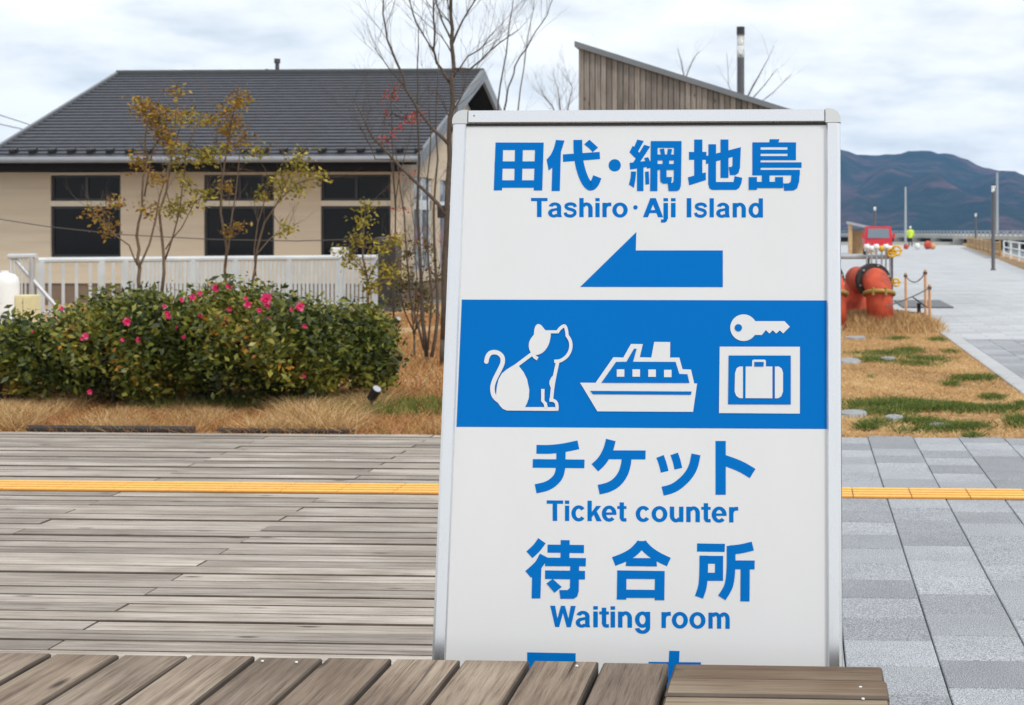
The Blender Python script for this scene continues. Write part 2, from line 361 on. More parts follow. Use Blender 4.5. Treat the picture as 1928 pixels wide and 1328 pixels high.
bed = tag(MB().box(-14, DX, EDGE_Y + 0.012, 29.0, -0.13, -0.012).build('planting_bed', soil_m), 'strip of dry straw ground behind the deck', kind='structure')
lawn = tag(MB().box(DX + 0.002, LAWN_X, EDGE_Y + 0.012, 26.0, -0.13, -0.010).build('lawn', soil_m), 'dry straw lawn beside the grey promenade', kind='structure')
prom = tag(MB().add([(LAWN_X + 0.19, FARY, -0.003), (8.6, 23.8, -0.003), (7.6, 52, -0.003), (11.2, 96, -0.003), (15.5, 150, -0.003), (-30, 150, -0.003), (-4, 40, -0.003), (LAWN_X + 0.19, 26, -0.003)],
                    [(0, 1, 2, 3, 4, 5, 6, 7)]).build('promenade', promen_m), 'long grey promenade leading to the bridge', kind='structure')

# deck of single planks
deck = tag(MB().box(-9.5, DX, 2.0, EDGE_Y, -0.13, -0.055).build('deck', joint_m), 'weathered timber deck of long grey planks', kind='structure')
PITCH = 0.1245
plank_mesh = {}
def plank(x0, x1, yc, zj):
    key = round(x1 - x0, 2)
    if key not in plank_mesh:
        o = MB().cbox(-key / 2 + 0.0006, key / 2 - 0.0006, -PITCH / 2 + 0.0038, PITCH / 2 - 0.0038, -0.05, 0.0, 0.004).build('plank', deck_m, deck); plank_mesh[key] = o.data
        o.data.materials.append(edge_m); [setattr(pp, 'material_index', 1) for pp in o.data.polygons if pp.index != 9]  # sides and chamfers carry grime and painted gap shade
    else:
        o = bpy.data.objects.new('plank', plank_mesh[key]); COL.objects.link(o); o.parent = deck
    o.location = ((x0 + x1) / 2, yc, zj); o.rotation_euler = (rng.uniform(-.008, .008), 0, rng.uniform(-.0006, .0006))
rows = int((EDGE_Y - 2.6) / PITCH)
for i in range(rows):
    yc = EDGE_Y - PITCH * (i + 0.5)
    cuts = [-9.5, -6.1, -2.48, DX] if i % 2 == 0 else [-9.5, -7.2, -3.58, DX]
    for a, b in zip(cuts[:-1], cuts[1:]):
        plank(a, b, yc, rng.uniform(-0.006, 0.002))

# tactile strip: ridged yellow tiles
strip = tag(thing('tactile_strip', (0, 0, 0), 'strip of yellow ridged tactile tiles', 'paving'), kind='structure')
del strip['category']
TY = G(410, 919).y
tm = MB().cbox(-0.1485, 0.1485, -0.1485, 0.1485, -0.002, 0.0045, 0.002)
tb = None
for k in range(26):
    xc = G(1718 - 1, 934).x - 0.15 + 0.30 * (k - 20) - 0.006
    if tb is None:
        tb = tm.build('tactile_tile', tactile_m, strip); o = tb
        rb = MB()
        for j in range(4):
            yy = -0.111 + 0.074 * j; rb.cbox(-0.1478, 0.1478, yy - 0.015, yy + 0.015, 0.0042, 0.0095, 0.003)
        r0 = rb.build('ridge', tactile_ridge_m, tb)
    else:
        o = tb.copy(); COL.objects.link(o); o.parent = strip
        r1 = r0.copy(); COL.objects.link(r1); r1.parent = o
    o.location = (xc, TY, 0.003)

# paving of single square pavers
paving = tag(MB().box(DX + 0.003, 5.2, 2.0, EDGE_Y + 0.004, -0.13, -0.045).build('paving', joint_m), 'grey granite paving in square slabs', kind='structure')
pav2 = tag(MB().box(LAWN_X + 0.003, 5.2, EDGE_Y + 0.006, FARY, -0.13, -0.045).build('promenade_paving', joint_m), 'grey slab paving along the lawn', kind='structure')
pm = None
X_A = 0.4375
def paver(parent, x, y, sx=1, sy=1):
    global pm
    if pm is None:
        o = MB().cbox(-0.1475, 0.1475, -0.149, 0.149, -0.05, 0.0, 0.003).build('paver', paver_m, parent); pm = o.data
    else:
        o = bpy.data.objects.new('paver', pm); COL.objects.link(o); o.parent = parent
    o.location = (x, y, rng.uniform(-0.0015, 0.0008)); o.rotation_euler = (rng.uniform(-.002, .002), rng.uniform(-.002, .002), 0)
for i in range(-3, 5):
    x = X_A + 0.15 + 0.30 * i
    y = EDGE_Y - 0.15
    while y > 4.2:
        if x < 0.22 * y + 0.3: paver(paving, x, y + (0.0 if i % 2 else 0.075))
        y -= 0.30
kx = LAWN_X + 0.19
for i in range(7):
    x = kx + 0.152 + 0.30 * i
    y = EDGE_Y + 0.16
    while y < 19.5:
        if x < 0.155 * y + 0.35: paver(pav2, x, y + (0.0 if i % 2 else 0.1))
        y += 0.30
tag(MB().box(kx + 0.005, 5.2, 19.7, FARY - 0.003, -0.05, -0.002).build('promenade_slabs', promen_m, pav2), kind='stuff')
kerb = tag(thing('kerb', (LAWN_X, EDGE_Y, 0), 'pale stone kerb between the dry lawn and promenade', 'kerb'), kind='structure'); del kerb['category']
for k in range(22):
    y = EDGE_Y + 0.02 + 0.6 * k
    MB().cbox(LAWN_X + 0.004, kx - 0.003, y, y + 0.594, -0.12, 0.006, 0.006).build('kerb_stone', kerb_m, kerb)

# black edging strip along the deck
ed = MB()
a0, a1 = G(70, 806), G(378, 809)
ed.tube([(a0.x, EDGE_Y + 0.055, 0.012), (a1.x, EDGE_Y + 0.05, 0.012)], 0.026, 8)
tag(ed.build('edging_pipe', rubber_m), 'long black edging pipe at the back of the deck', 'edging', 'black edging')
ed = MB().tube([(a1.x + 0.16, EDGE_Y + 0.06, 0.006), (a1.x + 1.1, EDGE_Y + 0.06, 0.004)], 0.020, 8)
tag(ed.build('edging_pipe', rubber_m), 'short black edging pipe half buried in dry grass', 'edging', 'black edging')

# mountains
def mountain():
    nx, ny = 260, 60
    xs = np.linspace(-900, 1700, nx); ys = np.linspace(1250, 2500, ny)
    prof_px = [(-9000, 330), (900, 300), (1500, 262), (1586, 279), (1640, 291), (1665, 288), (1700, 283), (1750, 281), (1785, 286), (1830, 302), (1870, 317), (1928, 328), (2050, 350), (2300, 372), (3500, 330)]
    V = []
    px = np.array([p[0] for p in prof_px]); py = np.array([p[1] for p in prof_px])
    ph = npr.random(12) * 6.28
    for j, y in enumerate(ys):
        for i, x in enumerate(xs):
            d = Vector((x, y, 0)); xx = XP + F * d.dot(CR) / d.dot(CF)
            H = (YH - np.interp(xx, px, py)) / F * 2100          # ridge height at distance 2100
            t = (y - 1250) / (2100 - 1250)
            up = t if t < 1 else 1 - 0.8 * (t - 1)
            spur = math.sin(x * 0.0125 + ph[0] + 0.6 * math.sin(y * 0.006)) * 0.5 + 0.5 * math.sin(x * 0.027 + y * 0.004 + ph[1])
            mid = max(0.0, math.sin(math.pi * min(t, 1)))
            ang = (y / 2100)
            z = H * (up ** 0.8) * (min(ang, 1.05)) + mid * (spur * 15 + 9 * math.sin(x * .05 + 1.7 * math.sin(y * .008) + ph[4]) + 5 * math.sin(x * .09 - y * .012 + ph[5])) + 1.3 * math.sin(x * .11 + ph[2]) + 0.9 * math.sin(x * .23 + y * .05 + ph[3])
            V.append((x, y, -1.5 + max(z, 0)))
    Fs = [(j * nx + i, j * nx + i + 1, (j + 1) * nx + i + 1, (j + 1) * nx + i) for j in range(ny - 1) for i in range(nx - 1)]
    o = MB().add(V, Fs).build('mountain', mount_m, smooth=True)
    tag(o, 'dark forested mountain ridge across the harbour', kind='structure')
mountain()
wv = MB().add([(7.9, 52, -0.135), (900, 30, -0.135), (900, 1400, -0.135), (-900, 1400, -0.135), (-900, 400, -0.135), (-40, 152, -0.135), (15.8, 152, -0.135), (11.4, 96, -0.135)], [tuple(range(8))])
tag(wv.build('harbour_water', water_m), 'grey harbour water beyond the promenade', kind='structure')

# ================================================================== SIGN
SX, SY, LEAN = -0.390, 3.5427, 0.1721
S_R = Vector((1, 0, 0)); S_N = Vector((0, -math.cos(LEAN), math.sin(LEAN))); S_U = Vector((0, math.sin(LEAN), math.cos(LEAN))); S_O = Vector((SX, SY, 0))
def S(u, v, d=0.0): return S_O + S_R * u + S_U * v + S_N * d
def spx(x, y, d=0.0):
    r = ray(x, y); n = S_N; t = (S_O - CO).dot(n) / r.dot(n)
    return CO + r * t + n * d
sign = thing('standing_sign', (SX, SY, 0), 'white and blue ticket counter direction board in aluminium A-frame behind bench', 'sign board')
HW, PW, TOPV, PTOP = 0.485, 0.4505, 1.701, 1.6655
panel = MB().prism([S(-PW - .004, 0.075, -0.012), S(PW + .004, 0.075, -0.012), S(PW + .004, PTOP + .006, -0.012), S(-PW - .004, PTOP + .006, -0.012)], S_N * 0.012).build('panel', panel_m, sign)
def bar(u0, u1, v0, v1, d0, d1, mat, name, c=0.005):
    # chamfered bar on the sign plane
    P = [S(u0, v0, d0), S(u1, v0, d0), S(u1, v1, d0), S(u0, v1, d0), S(u0, v0, d1 - c), S(u1, v0, d1 - c), S(u1, v1, d1 - c), S(u0, v1, d1 - c),
         S(u0 + c, v0 + c, d1), S(u1 - c, v0 + c, d1), S(u1 - c, v1 - c, d1), S(u0 + c, v1 - c, d1)]
    return MB().add(P, [(3, 2, 1, 0), (0, 1, 5, 4), (1, 2, 6, 5), (2, 3, 7, 6), (3, 0, 4, 7), (4, 5, 9, 8), (5, 6, 10, 9), (6, 7, 11, 10), (7, 4, 8, 11), (8, 9, 10, 11)]).build(name, mat, sign)
def stile(sgn):
    # extruded profile: flat front, rounded outer side
    prof = [(PW, -0.016), (PW, 0.006), (PW + 0.003, 0.0095), (HW - 0.008, 0.0095), (HW - 0.002, 0.006), (HW, -0.001), (HW, -0.026), (HW - 0.004, -0.030), (PW, -0.030)]
    v0, v1 = 0.0, PTOP
    A = [S(sgn * u, v0, d) for u, d in prof]
    m = MB().prism(A if sgn > 0 else A[::-1], S_U * (v1 - v0))
    return m.build('stile', alu_m, sign)
stile(-1); stile(1)
bar(-PW + .003, PW - .003, PTOP + 0.0022, TOPV, -0.030, 0.0095, alu_m, 'top_rail', 0.003)
bar(-PW, PW, 0.03, 0.074, -0.030, 0.0095, alu_m, 'bottom_rail', 0.003)
bar(-PW + .001, PW - .001, PTOP - 0.0035, PTOP + 0.002, 0.0005, 0.003, gap_m, 'gasket', 0.0005)
for sgn in (-1, 1):                         # rounded corner caps
    r = 0.028; pts = [(PW - .0025, PTOP + .001), (HW + .0005, PTOP + .001)]
    for k in range(9):
        q = math.pi / 2 * k / 8; pts.append((HW + .0005 - r + r * math.cos(q), TOPV + .001 - r + r * math.sin(q)))
    pts.append((PW - .0025, TOPV + .001))
    A = [S(sgn * u, v, -0.031) for u, v in pts]
    MB().prism(A if sgn > 0 else A[::-1], S_N * 0.0415).build('corner_cap', corner_m, sign)
# rear leg frame
for sgn in (-1, 1):
    a = S(sgn * 0.46, 1.62, -0.05); b = Vector((SX + sgn * 0.46, SY + 0.78, 0.0))
    MB().tube([a, b], 0.016, 8).build('rear_leg', alu_m, sign)
    MB().tube([S(sgn * 0.46, 0.35, -0.03), Vector((SX + sgn * 0.46, SY + 0.70, 0.24))], 0.006, 6).build('stay', alu_m, sign)
MB().tube([S(-0.46, 1.62, -0.05), S(0.46, 1.62, -0.05)], 0.015, 8).build('hinge_bar', alu_m, sign)
MB().tube([Vector((SX - .46, SY + .74, .12)), Vector((SX + .46, SY + .74, .12))], 0.012, 8).build('rear_bar', alu_m, sign)
# tiny rivet on the top rail
rv = spx(894, 220, 0.0097); MB().tube([rv, rv + S_N * 0.001], 0.0018, 8).build('rivet', black_m, sign)

LAYER = [0.0]
def glyph(name, polys, mat=blue_m, d=0.0006, pix=lambda p: p):
    m = MB()
    flat = []
    for k, pl in enumerate(polys):
        flat += [(k, q) for q in pl] if isinstance(pl[0][0], (tuple, list)) else [(k, pl)]
    for k, pl in flat:
        pts = [spx(*pix(p), d + 0.00007 * k) for p in pl]
        # face the viewer
        a = sum((pts[i].x * (pts[(i + 1) % len(pts)].z) - pts[(i + 1) % len(pts)].x * pts[i].z) for i in range(len(pts)))
        m.add(pts if a > 0 else pts[::-1], [tuple(range(len(pts)))])
    return m.build(name, mat, sign)
def zm(ox, oy, s): return lambda p: (ox + p[0] / s, oy + p[1] / s)
def circ(cx, cy, r, n=28): return [(cx + r * math.cos(2 * math.pi * i / n), cy + r * math.sin(2 * math.pi * i / n)) for i in range(n)]
def smooth_line(pts, sub=5):
    P = [Vector((p[0], p[1], 0)) for p in pts]; out = []
    for i in range(len(P) - 1):
        p0 = P[max(i - 1, 0)]; p1 = P[i]; p2 = P[i + 1]; p3 = P[min(i + 2, len(P) - 1)]
        for k in range(sub):
            t = k / sub
            q = 0.5 * ((2 * p1) + (p2 - p0) * t + (2 * p0 - 5 * p1 + 4 * p2 - p3) * t * t + (3 * p1 - p0 - 3 * p2 + p3) * t ** 3)
            out.append((q.x, q.y))
    out.append((pts[-1][0], pts[-1][1])); return out
def stroke(pts, w, smooth=True, roundcap=False):
    P = smooth_line(pts) if smooth else pts
    L, Rr = [], []
    for i in range(len(P)):
        a = P[max(i - 1, 0)]; b = P[min(i + 1, len(P) - 1)]
        tx, ty = b[0] - a[0], b[1] - a[1]; l = math.hypot(tx, ty) or 1
        nx, ny = -ty / l * w / 2, tx / l * w / 2
        L.append((P[i][0] + nx, P[i][1] + ny)); Rr.append((P[i][0] - nx, P[i][1] - ny))
    quads = [[L[i], L[i + 1], Rr[i + 1], Rr[i]] for i in range(len(P) - 1)]
    return [quads] + ([circ(P[0][0], P[0][1], w / 2, 20)] if roundcap else [])
def rect(x0, y0, x1, y1): return [(x0, y0), (x1, y0), (x1, y1), (x0, y1)]

z7, z8 = zm(880, 230, 5.3556), zm(1160, 230, 4.3818)
zT, zW = zm(980, 810, 4.1913), zm(970, 1000, 4.1021)
zC, zS, zK = zm(900, 590, 6.64), zm(880, 420, 3.3196), zm(1330, 570, 5.7762)
glyph('letter', [[(285, 207), (362, 207), (350, 690), (266, 690)], [(285, 207), (770, 208), (767, 283), (283, 283)], [(276, 397), (764, 397), (762, 470), (274, 470)],
                 [(271, 588), (758, 588), (756, 663), (270, 663)], [(481, 270), (560, 270), (552, 600), (474, 600)], [(685, 208), (770, 208), (755, 690), (670, 690)]], pix=z7)
glyph('letter', [[(893, 181), (980, 187), (962, 245), (944, 300), (857, 300), (873, 262), (885, 220)], [(857, 300), (944, 300), (938, 462), (857, 460), (820, 490), (799, 380), (838, 335)], [(857, 455), (939, 455), (932, 696), (849, 696)],
                 [(963, 327), (1334, 302), (1338, 374), (966, 402)], [(1178, 225), (1231, 179), (1318, 258), (1264, 304), (1225, 262)]]
      + stroke([(1114, 181), (1117, 310), (1133, 430), (1165, 540), (1205, 618), (1245, 648), (1283, 618), (1311, 553)], 88), pix=z7)
glyph('letter', [circ(1486, 437, 62)], pix=z7)
glyph('letter', [[(175, 145), (229, 157), (180, 245), (150, 262), (110, 250), (137, 197), (150, 205)], [(110, 250), (142, 205), (205, 265), (165, 305)], [(232, 188), (282, 203), (200, 327), (140, 335), (165, 298)],
                 [(112, 337), (145, 333), (245, 322), (252, 372), (115, 392)], [(232, 297), (265, 290), (292, 350), (290, 378), (256, 385), (245, 335)], [(173, 375), (226, 372), (226, 570), (173, 570)],
                 [(124, 408), (165, 410), (160, 470), (148, 543), (106, 516), (120, 460)], [(239, 411), (270, 408), (274, 512), (243, 516)],
                 [(287, 158), (343, 158), (341, 570), (281, 570)], [(287, 158), (540, 158), (540, 213), (287, 213)], [(478, 200), (540, 200), (536, 500), (476, 500)], [(476, 480), (536, 480), (534, 530), (522, 560), (500, 570), (434, 570), (426, 505), (456, 505), (470, 500)],
                 [(360, 225), (396, 219), (405, 275), (372, 275)], [(428, 222), (463, 225), (452, 275), (420, 275)], rect(340, 269, 480, 317), rect(385, 300, 438, 360), rect(340, 347, 480, 395),
                 [(364, 390), (416, 390), (416, 458), (410, 508), (385, 508), (366, 490)], [(410, 455), (461, 455), (455, 505), (410, 508)]], pix=z8)
glyph('letter', [rect(644, 145, 712, 455), rect(601, 247, 745, 312), [(592, 457), (740, 415), (741, 479), (603, 523)], [(741, 282), (1029, 208), (1026, 270), (741, 347)],
                 [(762, 184), (825, 184), (824, 500), (760, 520)], [(760, 495), (970, 495), (1034, 505), (1015, 545), (990, 560), (790, 560), (768, 545)], [(978, 447), (1040, 460), (1033, 510), (968, 500)],
                 rect(862, 145, 927, 461), [(963, 230), (1029, 208), (1022, 380), (960, 380)], [(960, 360), (1022, 376), (1010, 420), (985, 438), (940, 438), (930, 372), (950, 372)]], pix=z8)
glyph('letter', [[(1268, 142), (1348, 142), (1338, 172), (1262, 172)], rect(1124, 168, 1485, 208), rect(1124, 168, 1192, 440), rect(1415, 168, 1484, 315), rect(1185, 229, 1420, 261), rect(1185, 281, 1483, 315),
                 rect(1185, 333, 1530, 377), rect(1124, 395, 1516, 440), [(1447, 400), (1516, 396), (1510, 500), (1443, 500)], [(1443, 480), (1512, 480), (1495, 545), (1465, 565), (1387, 567), (1378, 507), (1420, 507), (1438, 498)],
                 rect(1094, 455, 1162, 560), rect(1155, 494, 1378, 545), rect(1203, 430, 1266, 500), rect(1312, 455, 1377, 545)], pix=z8)
glyph('letter', stroke([(126, 152), (230, 152), (340, 140), (457, 116)], 70) + [[(98, 229), (506, 233), (504, 301), (96, 297)]] + stroke([(320, 160), (317, 290), (300, 362), (255, 414), (195, 446), (120, 463)], 73), pix=zT)
glyph('letter', stroke([(713, 78), (690, 160), (645, 240), (587, 298)], 78) + [[(715, 160), (988, 161), (986, 232), (680, 230)]] + stroke([(838, 200), (832, 270), (806, 350), (755, 415), (690, 452), (617, 470)], 77), pix=zT)
glyph('letter', stroke([(1101, 208), (1122, 265), (1138, 329)], 62) + stroke([(1213, 188), (1232, 245), (1246, 305)], 62) + stroke([(1385, 192), (1362, 290), (1318, 365), (1250, 430), (1190, 464), (1122, 482)], 72), pix=zT)
glyph('letter', [rect(1539, 86, 1620, 511)] + stroke([(1600, 236), (1690, 268), (1760, 300), (1832, 343)], 86), pix=zT)
glyph('letter', stroke([(207, 75), (165, 132), (110, 184)], 70) + stroke([(221, 190), (185, 255), (135, 305), (100, 335)], 68) + [[(132, 290), (203, 275), (195, 521), (127, 521)],
                 [(251, 105), (532, 108), (531, 171), (250, 167)], [(352, 70), (421, 71), (419, 240), (350, 240)], [(232, 205), (547, 209), (545, 273), (231, 271)], [(232, 304), (540, 308), (539, 374), (231, 370)],
                 [(426, 265), (494, 268), (491, 470), (423, 470)], [(422, 440), (491, 460), (480, 505), (452, 523), (350, 523), (341, 456), (405, 456)], [(242, 405), (290, 370), (360, 432), (304, 476)]], pix=zW)
glyph('letter', stroke([(977, 96), (915, 160), (850, 200), (761, 236)], 72) + stroke([(977, 96), (1040, 158), (1110, 203), (1187, 240)], 72) + [[(938, 77), (1017, 78), (1010, 110), (945, 110)], [(860, 209), (1090, 209), (1095, 274), (854, 271)],
                 [(789, 304), (1155, 309), (1154, 372), (788, 369)], [(789, 304), (860, 305), (858, 530), (785, 529)], [(1080, 308), (1155, 309), (1152, 535), (1078, 534)], [(787, 452), (1153, 455), (1152, 517), (786, 516)]], pix=zW)
glyph('letter', [[(1405, 96), (1620, 99), (1618, 162), (1404, 159)], [(1424, 190), (1607, 193), (1606, 253), (1424, 253)], rect(1543, 192, 1606, 385), rect(1475, 322, 1605, 385), [(1741, 290), (1812, 292), (1810, 544), (1739, 543)], [(1690, 227), (1850, 228), (1849, 297), (1690, 295)]]
      + stroke([(1457, 190), (1455, 330), (1446, 430), (1420, 511)], 66) + stroke([(1655, 147), (1740, 138), (1835, 116)], 70) + stroke([(1668, 115), (1666, 300), (1648, 425), (1596, 516)], 67), pix=zW)
# the fourth line, mostly hidden behind the bench
glyph('letter', [[(93, 937), (467, 944), (467, 1010), (93, 1005)], rect(93, 940, 163, 1360), rect(397, 944, 467, 1360), rect(93, 1270, 467, 1335)], pix=zW)
glyph('letter', [[(1190, 925), (1270, 927), (1262, 1100), (1182, 1100)], [(1030, 1010), (1435, 1014), (1433, 1082), (1030, 1078)], rect(1365, 1014, 1434, 1290)] + stroke([(1222, 1080), (1200, 1200), (1130, 1300), (1040, 1360)], 76), pix=zW)
# arrow and band
glyph('arrow', [[(1092.4, 540.5), (1198.1, 437.2), (1197.2, 471.8), (1361, 471.8), (1361, 541)]])
glyph('blue_band', [[(869.5, 564.3), (1556.5, 566), (1556.8, 808), (859.5, 804)]], d=0.0004)
WD = 0.0018
glyph('cat_symbol', stroke([(106, 605), (120, 545), (155, 500), (210, 488), (265, 505), (305, 550), (310, 610), (290, 670), (250, 750), (210, 830), (187, 900), (183, 960), (195, 1020), (225, 1065), (270, 1100)], 56, True, True)
      + [[(440, 655), (505, 652), (570, 735), (615, 825), (643, 960), (637, 1060), (615, 1125), (588, 1178), (580, 1217), (360, 1217), (310, 1195), (270, 1150), (240, 1100), (228, 1010), (237, 920), (258, 830), (300, 755), (360, 705)],
         [(360, 1175), (1008, 1175), (1005, 1222), (360, 1217)],
         smooth_line([(700, 270), (706, 205), (725, 155), (757, 137), (792, 152), (820, 185), (848, 217)], 4) + [(912, 217)] + smooth_line([(910, 290), (895, 365), (865, 430), (825, 480), (780, 510), (730, 525), (690, 520), (655, 480), (638, 430), (640, 370), (660, 320)], 3),
         [(845, 215), (990, 215), (1012, 253), (900, 253)], [(968, 752), (920, 800), (895, 850), (895, 890), (915, 945), (945, 900)]]
      + stroke([(450, 680), (690, 500)], 46, False) + stroke([(685, 505), (710, 545), (748, 570)], 44) + stroke([(992, 240), (1030, 190), (1078, 160), (1100, 185), (1112, 240), (1117, 290)], 40)
      + stroke([(1112, 275), (1150, 335), (1163, 400), (1152, 470), (1115, 535), (1060, 580), (1010, 600), (955, 602)], 42) + stroke([(1000, 605), (970, 740), (945, 870), (932, 960), (918, 1095)], 44)
      + stroke([(895, 1088), (945, 1092), (980, 1120), (990, 1170), (987, 1215)], 40) + stroke([(813, 948), (812, 1095), (845, 1132), (853, 1185)], 42, False), panel_m, WD, zC)
ship_o = [(800, 1002), (913, 840), (975, 842), (1023, 757), (1097, 758), (1078, 840), (1150, 842), (1168, 744), (1268, 745), (1267, 842), (1325, 842), (1345, 915), (1398, 917), (1418, 1004)]
ship_i = [(838, 1000), (930, 869), (995, 868), (1042, 787), (1059, 787), (1036, 868), (1302, 869), (1325, 944), (1376, 946), (1388, 1001)]
glyph('ship_symbol', [ship_o, [(705, 999), (1436, 1004), (1411, 1181), (813, 1178)]], panel_m, WD, zS)
glyph('ship_symbol', [ship_i, [(768, 1050), (1402, 1054), (1397, 1075), (785, 1071)]], blue_m, 0.0030, zS)
glyph('ship_symbol', [rect(935, 916, 982, 962), rect(1033, 916, 1080, 962), rect(1132, 917, 1179, 963), rect(1230, 919, 1277, 965)], panel_m, 0.0040, zS)
glyph('key_symbol', [circ(405, 274, 145, 40), [(500, 203), (850, 203), (908, 264), (835, 336), (798, 303), (760, 337), (722, 302), (685, 337), (647, 300), (602, 354), (500, 352)]], panel_m, WD, zK)
glyph('key_symbol', [circ(348, 275, 40)], blue_m, 0.0030, zK)
glyph('locker_symbol', [[(145, 480), (1017, 481), (1016, 1208), (138, 1202)]], panel_m, WD, zK)
glyph('locker_symbol', [[(243, 576), (918, 577), (918, 1109), (236, 1107)]], blue_m, 0.0030, zK)
glyph('locker_symbol', [[(398, 697), (398, 1042), (360, 1040), (325, 1015), (308, 970), (312, 770), (330, 715), (360, 697)], [(428, 697), (718, 697), (718, 1042), (426, 1040)], [(745, 697), (790, 697), (820, 720), (834, 765), (833, 970), (815, 1020), (780, 1042), (745, 1042)],
                        [(497, 700), (499, 635), (510, 622), (635, 622), (647, 635), (647, 700)]], panel_m, 0.0040, zK)
glyph('locker_symbol', [[(521, 697), (522, 647), (624, 647), (623, 697)]], blue_m, 0.0052, zK)

def ring(cx, cy, rx, ry, a0=0, a1=360, wx=.215, wy=.165, n=28):
    A = [math.radians(a0 + (a1 - a0) * i / n) for i in range(n + 1)]
    o = [(cx + rx * math.cos(a), cy + ry * math.sin(a)) for a in A]; q = [(cx + (rx - wx) * math.cos(a), cy + (ry - wy) * math.sin(a)) for a in A]
    return [[o[i], o[i + 1], q[i + 1], q[i]] for i in range(n)]
ALPHA = {   # bold grotesque letters, cap height 1: (width, strokes)
    'T': (.83, [rect(0, .835, .83, 1), rect(.30, 0, .53, .85)]),
    'I': (.235, [rect(0, 0, .235, 1)]), 'l': (.215, [rect(0, 0, .215, 1)]), 'i': (.215, [rect(0, 0, .215, .75), rect(0, .835, .215, 1)]),
    'o': (.78, [ring(.39, .375, .39, .395)]), 'c': (.70, [ring(.37, .375, .37, .395, 38, 322)]),
    'e': (.74, [ring(.37, .375, .37, .395, 0, 318), rect(.12, .315, .735, .435)]),
    'd': (.73, [ring(.36, .375, .36, .395), rect(.515, 0, .73, 1)]),
    'g': (.73, [ring(.36, .385, .36, .385), rect(.515, .0, .73, .755), ring(.365, .01, .365, .295, 188, 360)]),
    'h': (.67, [rect(0, 0, .215, 1), ring(.36, .44, .31, .33, 0, 150), rect(.455, 0, .67, .445)]),
    'n': (.67, [rect(0, 0, .215, .75), ring(.36, .44, .31, .33, 0, 150), rect(.455, 0, .67, .445)]),
    'm': (1.03, [rect(0, 0, .205, .75), ring(.345, .46, .275, .31, 0, 150, .205), rect(.415, 0, .62, .465), ring(.755, .46, .275, .31, 0, 150, .205), rect(.825, 0, 1.03, .465)]),
    'u': (.67, [rect(.455, 0, .67, .75), ring(.31, .31, .31, .33, 180, 330), rect(0, .305, .215, .75)]),
    'r': (.45, [rect(0, 0, .215, .75)] + stroke([(.12, .44), (.17, .58), (.28, .66), (.45, .675)], .185)),
    'a': (.70, [ring(.345, .52, .315, .25, 0, 168, .21, .155), [(.45, .52), (.66, .52), (.66, .13), (.70, .0), (.475, .0), (.45, .13)], ring(.29, .215, .29, .235, 95, 335, .205, .145), [(.27, .45), (.52, .49), (.52, .36), (.27, .31)]]),
    's': (.66, stroke([(.585, .53), (.53, .645), (.35, .695), (.15, .64), (.125, .53), (.22, .445), (.42, .385), (.55, .31), (.555, .17), (.44, .075), (.28, .06), (.12, .12), (.075, .24)], .165)),
    'A': (.95, [[(0, 0), (.235, 0), (.595, 1), (.345, 1)], [(.95, 0), (.71, 0), (.355, 1), (.605, 1)], rect(.22, .22, .73, .375)]),
    'j': (.33, [rect(.115, -.10, .33, .75), rect(.115, .835, .33, 1)] + stroke([(.223, -.06), (.20, -.16), (.12, -.195), (.0, -.195)], .165)),
    'k': (.70, [rect(0, 0, .215, 1), [(.19, .42), (.44, .75), (.69, .75), (.19, .16)], [(.27, .43), (.43, .55), (.72, 0), (.46, 0)]]),
    't': (.46, [rect(.12, .14, .335, .93), rect(0, .61, .46, .75)] + stroke([(.228, .17), (.25, .10), (.33, .075), (.46, .08)], .165)),
    'W': (1.22, [[(0, 1), (.235, 1), (.42, 0), (.235, 0)], [(.235, 0), (.43, 0), (.70, 1), (.515, 1)], [(.52, 1), (.705, 1), (.985, 0), (.79, 0)], [(.80, 0), (.985, 0), (1.22, 1), (.985, 1)]]),
}
KERN = {'Ta': .03, 'Ti': .09, 'as': .09, 'sh': .13, 'ro': .05, 'ic': .11, 'ck': .11, 'ke': .02, 'et': .04, 'co': .08, 'te': .05, 'nt': .07, 'er': .12, 'Wa': .0, 'it': .07, 'ti': .08, 'Aj': -.10, 'oo': .07, 'la': .12, 'ou': .12, 'sl': .13}
def word(txt, x0, x1, yb0, yb1, cap):
    x = 0.0; parts = []
    for i, ch in enumerate(txt):
        w, st = ALPHA[ch]; parts.append((x, st)); x += w
        if i < len(txt) - 1: x += KERN.get(txt[i:i + 2], .14)
    for ox, st in parts:
        def f(p, ox=ox):
            t = (ox + p[0]) / x; return (x0 + (x1 - x0) * t, yb0 + (yb1 - yb0) * t - p[1] * cap)
        glyph('letter', st, pix=f)
word('Tashiro', 1000, 1182, 409, 409.3, 36)
glyph('letter', [circ(1196.5, 390.8, 4.2, 16)])
word('Aji', 1210.7, 1272, 409.3, 409.4, 36)
word('Island', 1293, 1436.5, 409.4, 409.8, 36)
word('Ticket', 1029.4, 1179.5, 980.8, 982, 38.5)
word('counter', 1197, 1390, 982.3, 984, 38.5)
word('Waiting', 1036, 1224.3, 1180.6, 1182.3, 40)
word('room', 1245.5, 1374, 1182.6, 1184, 40)

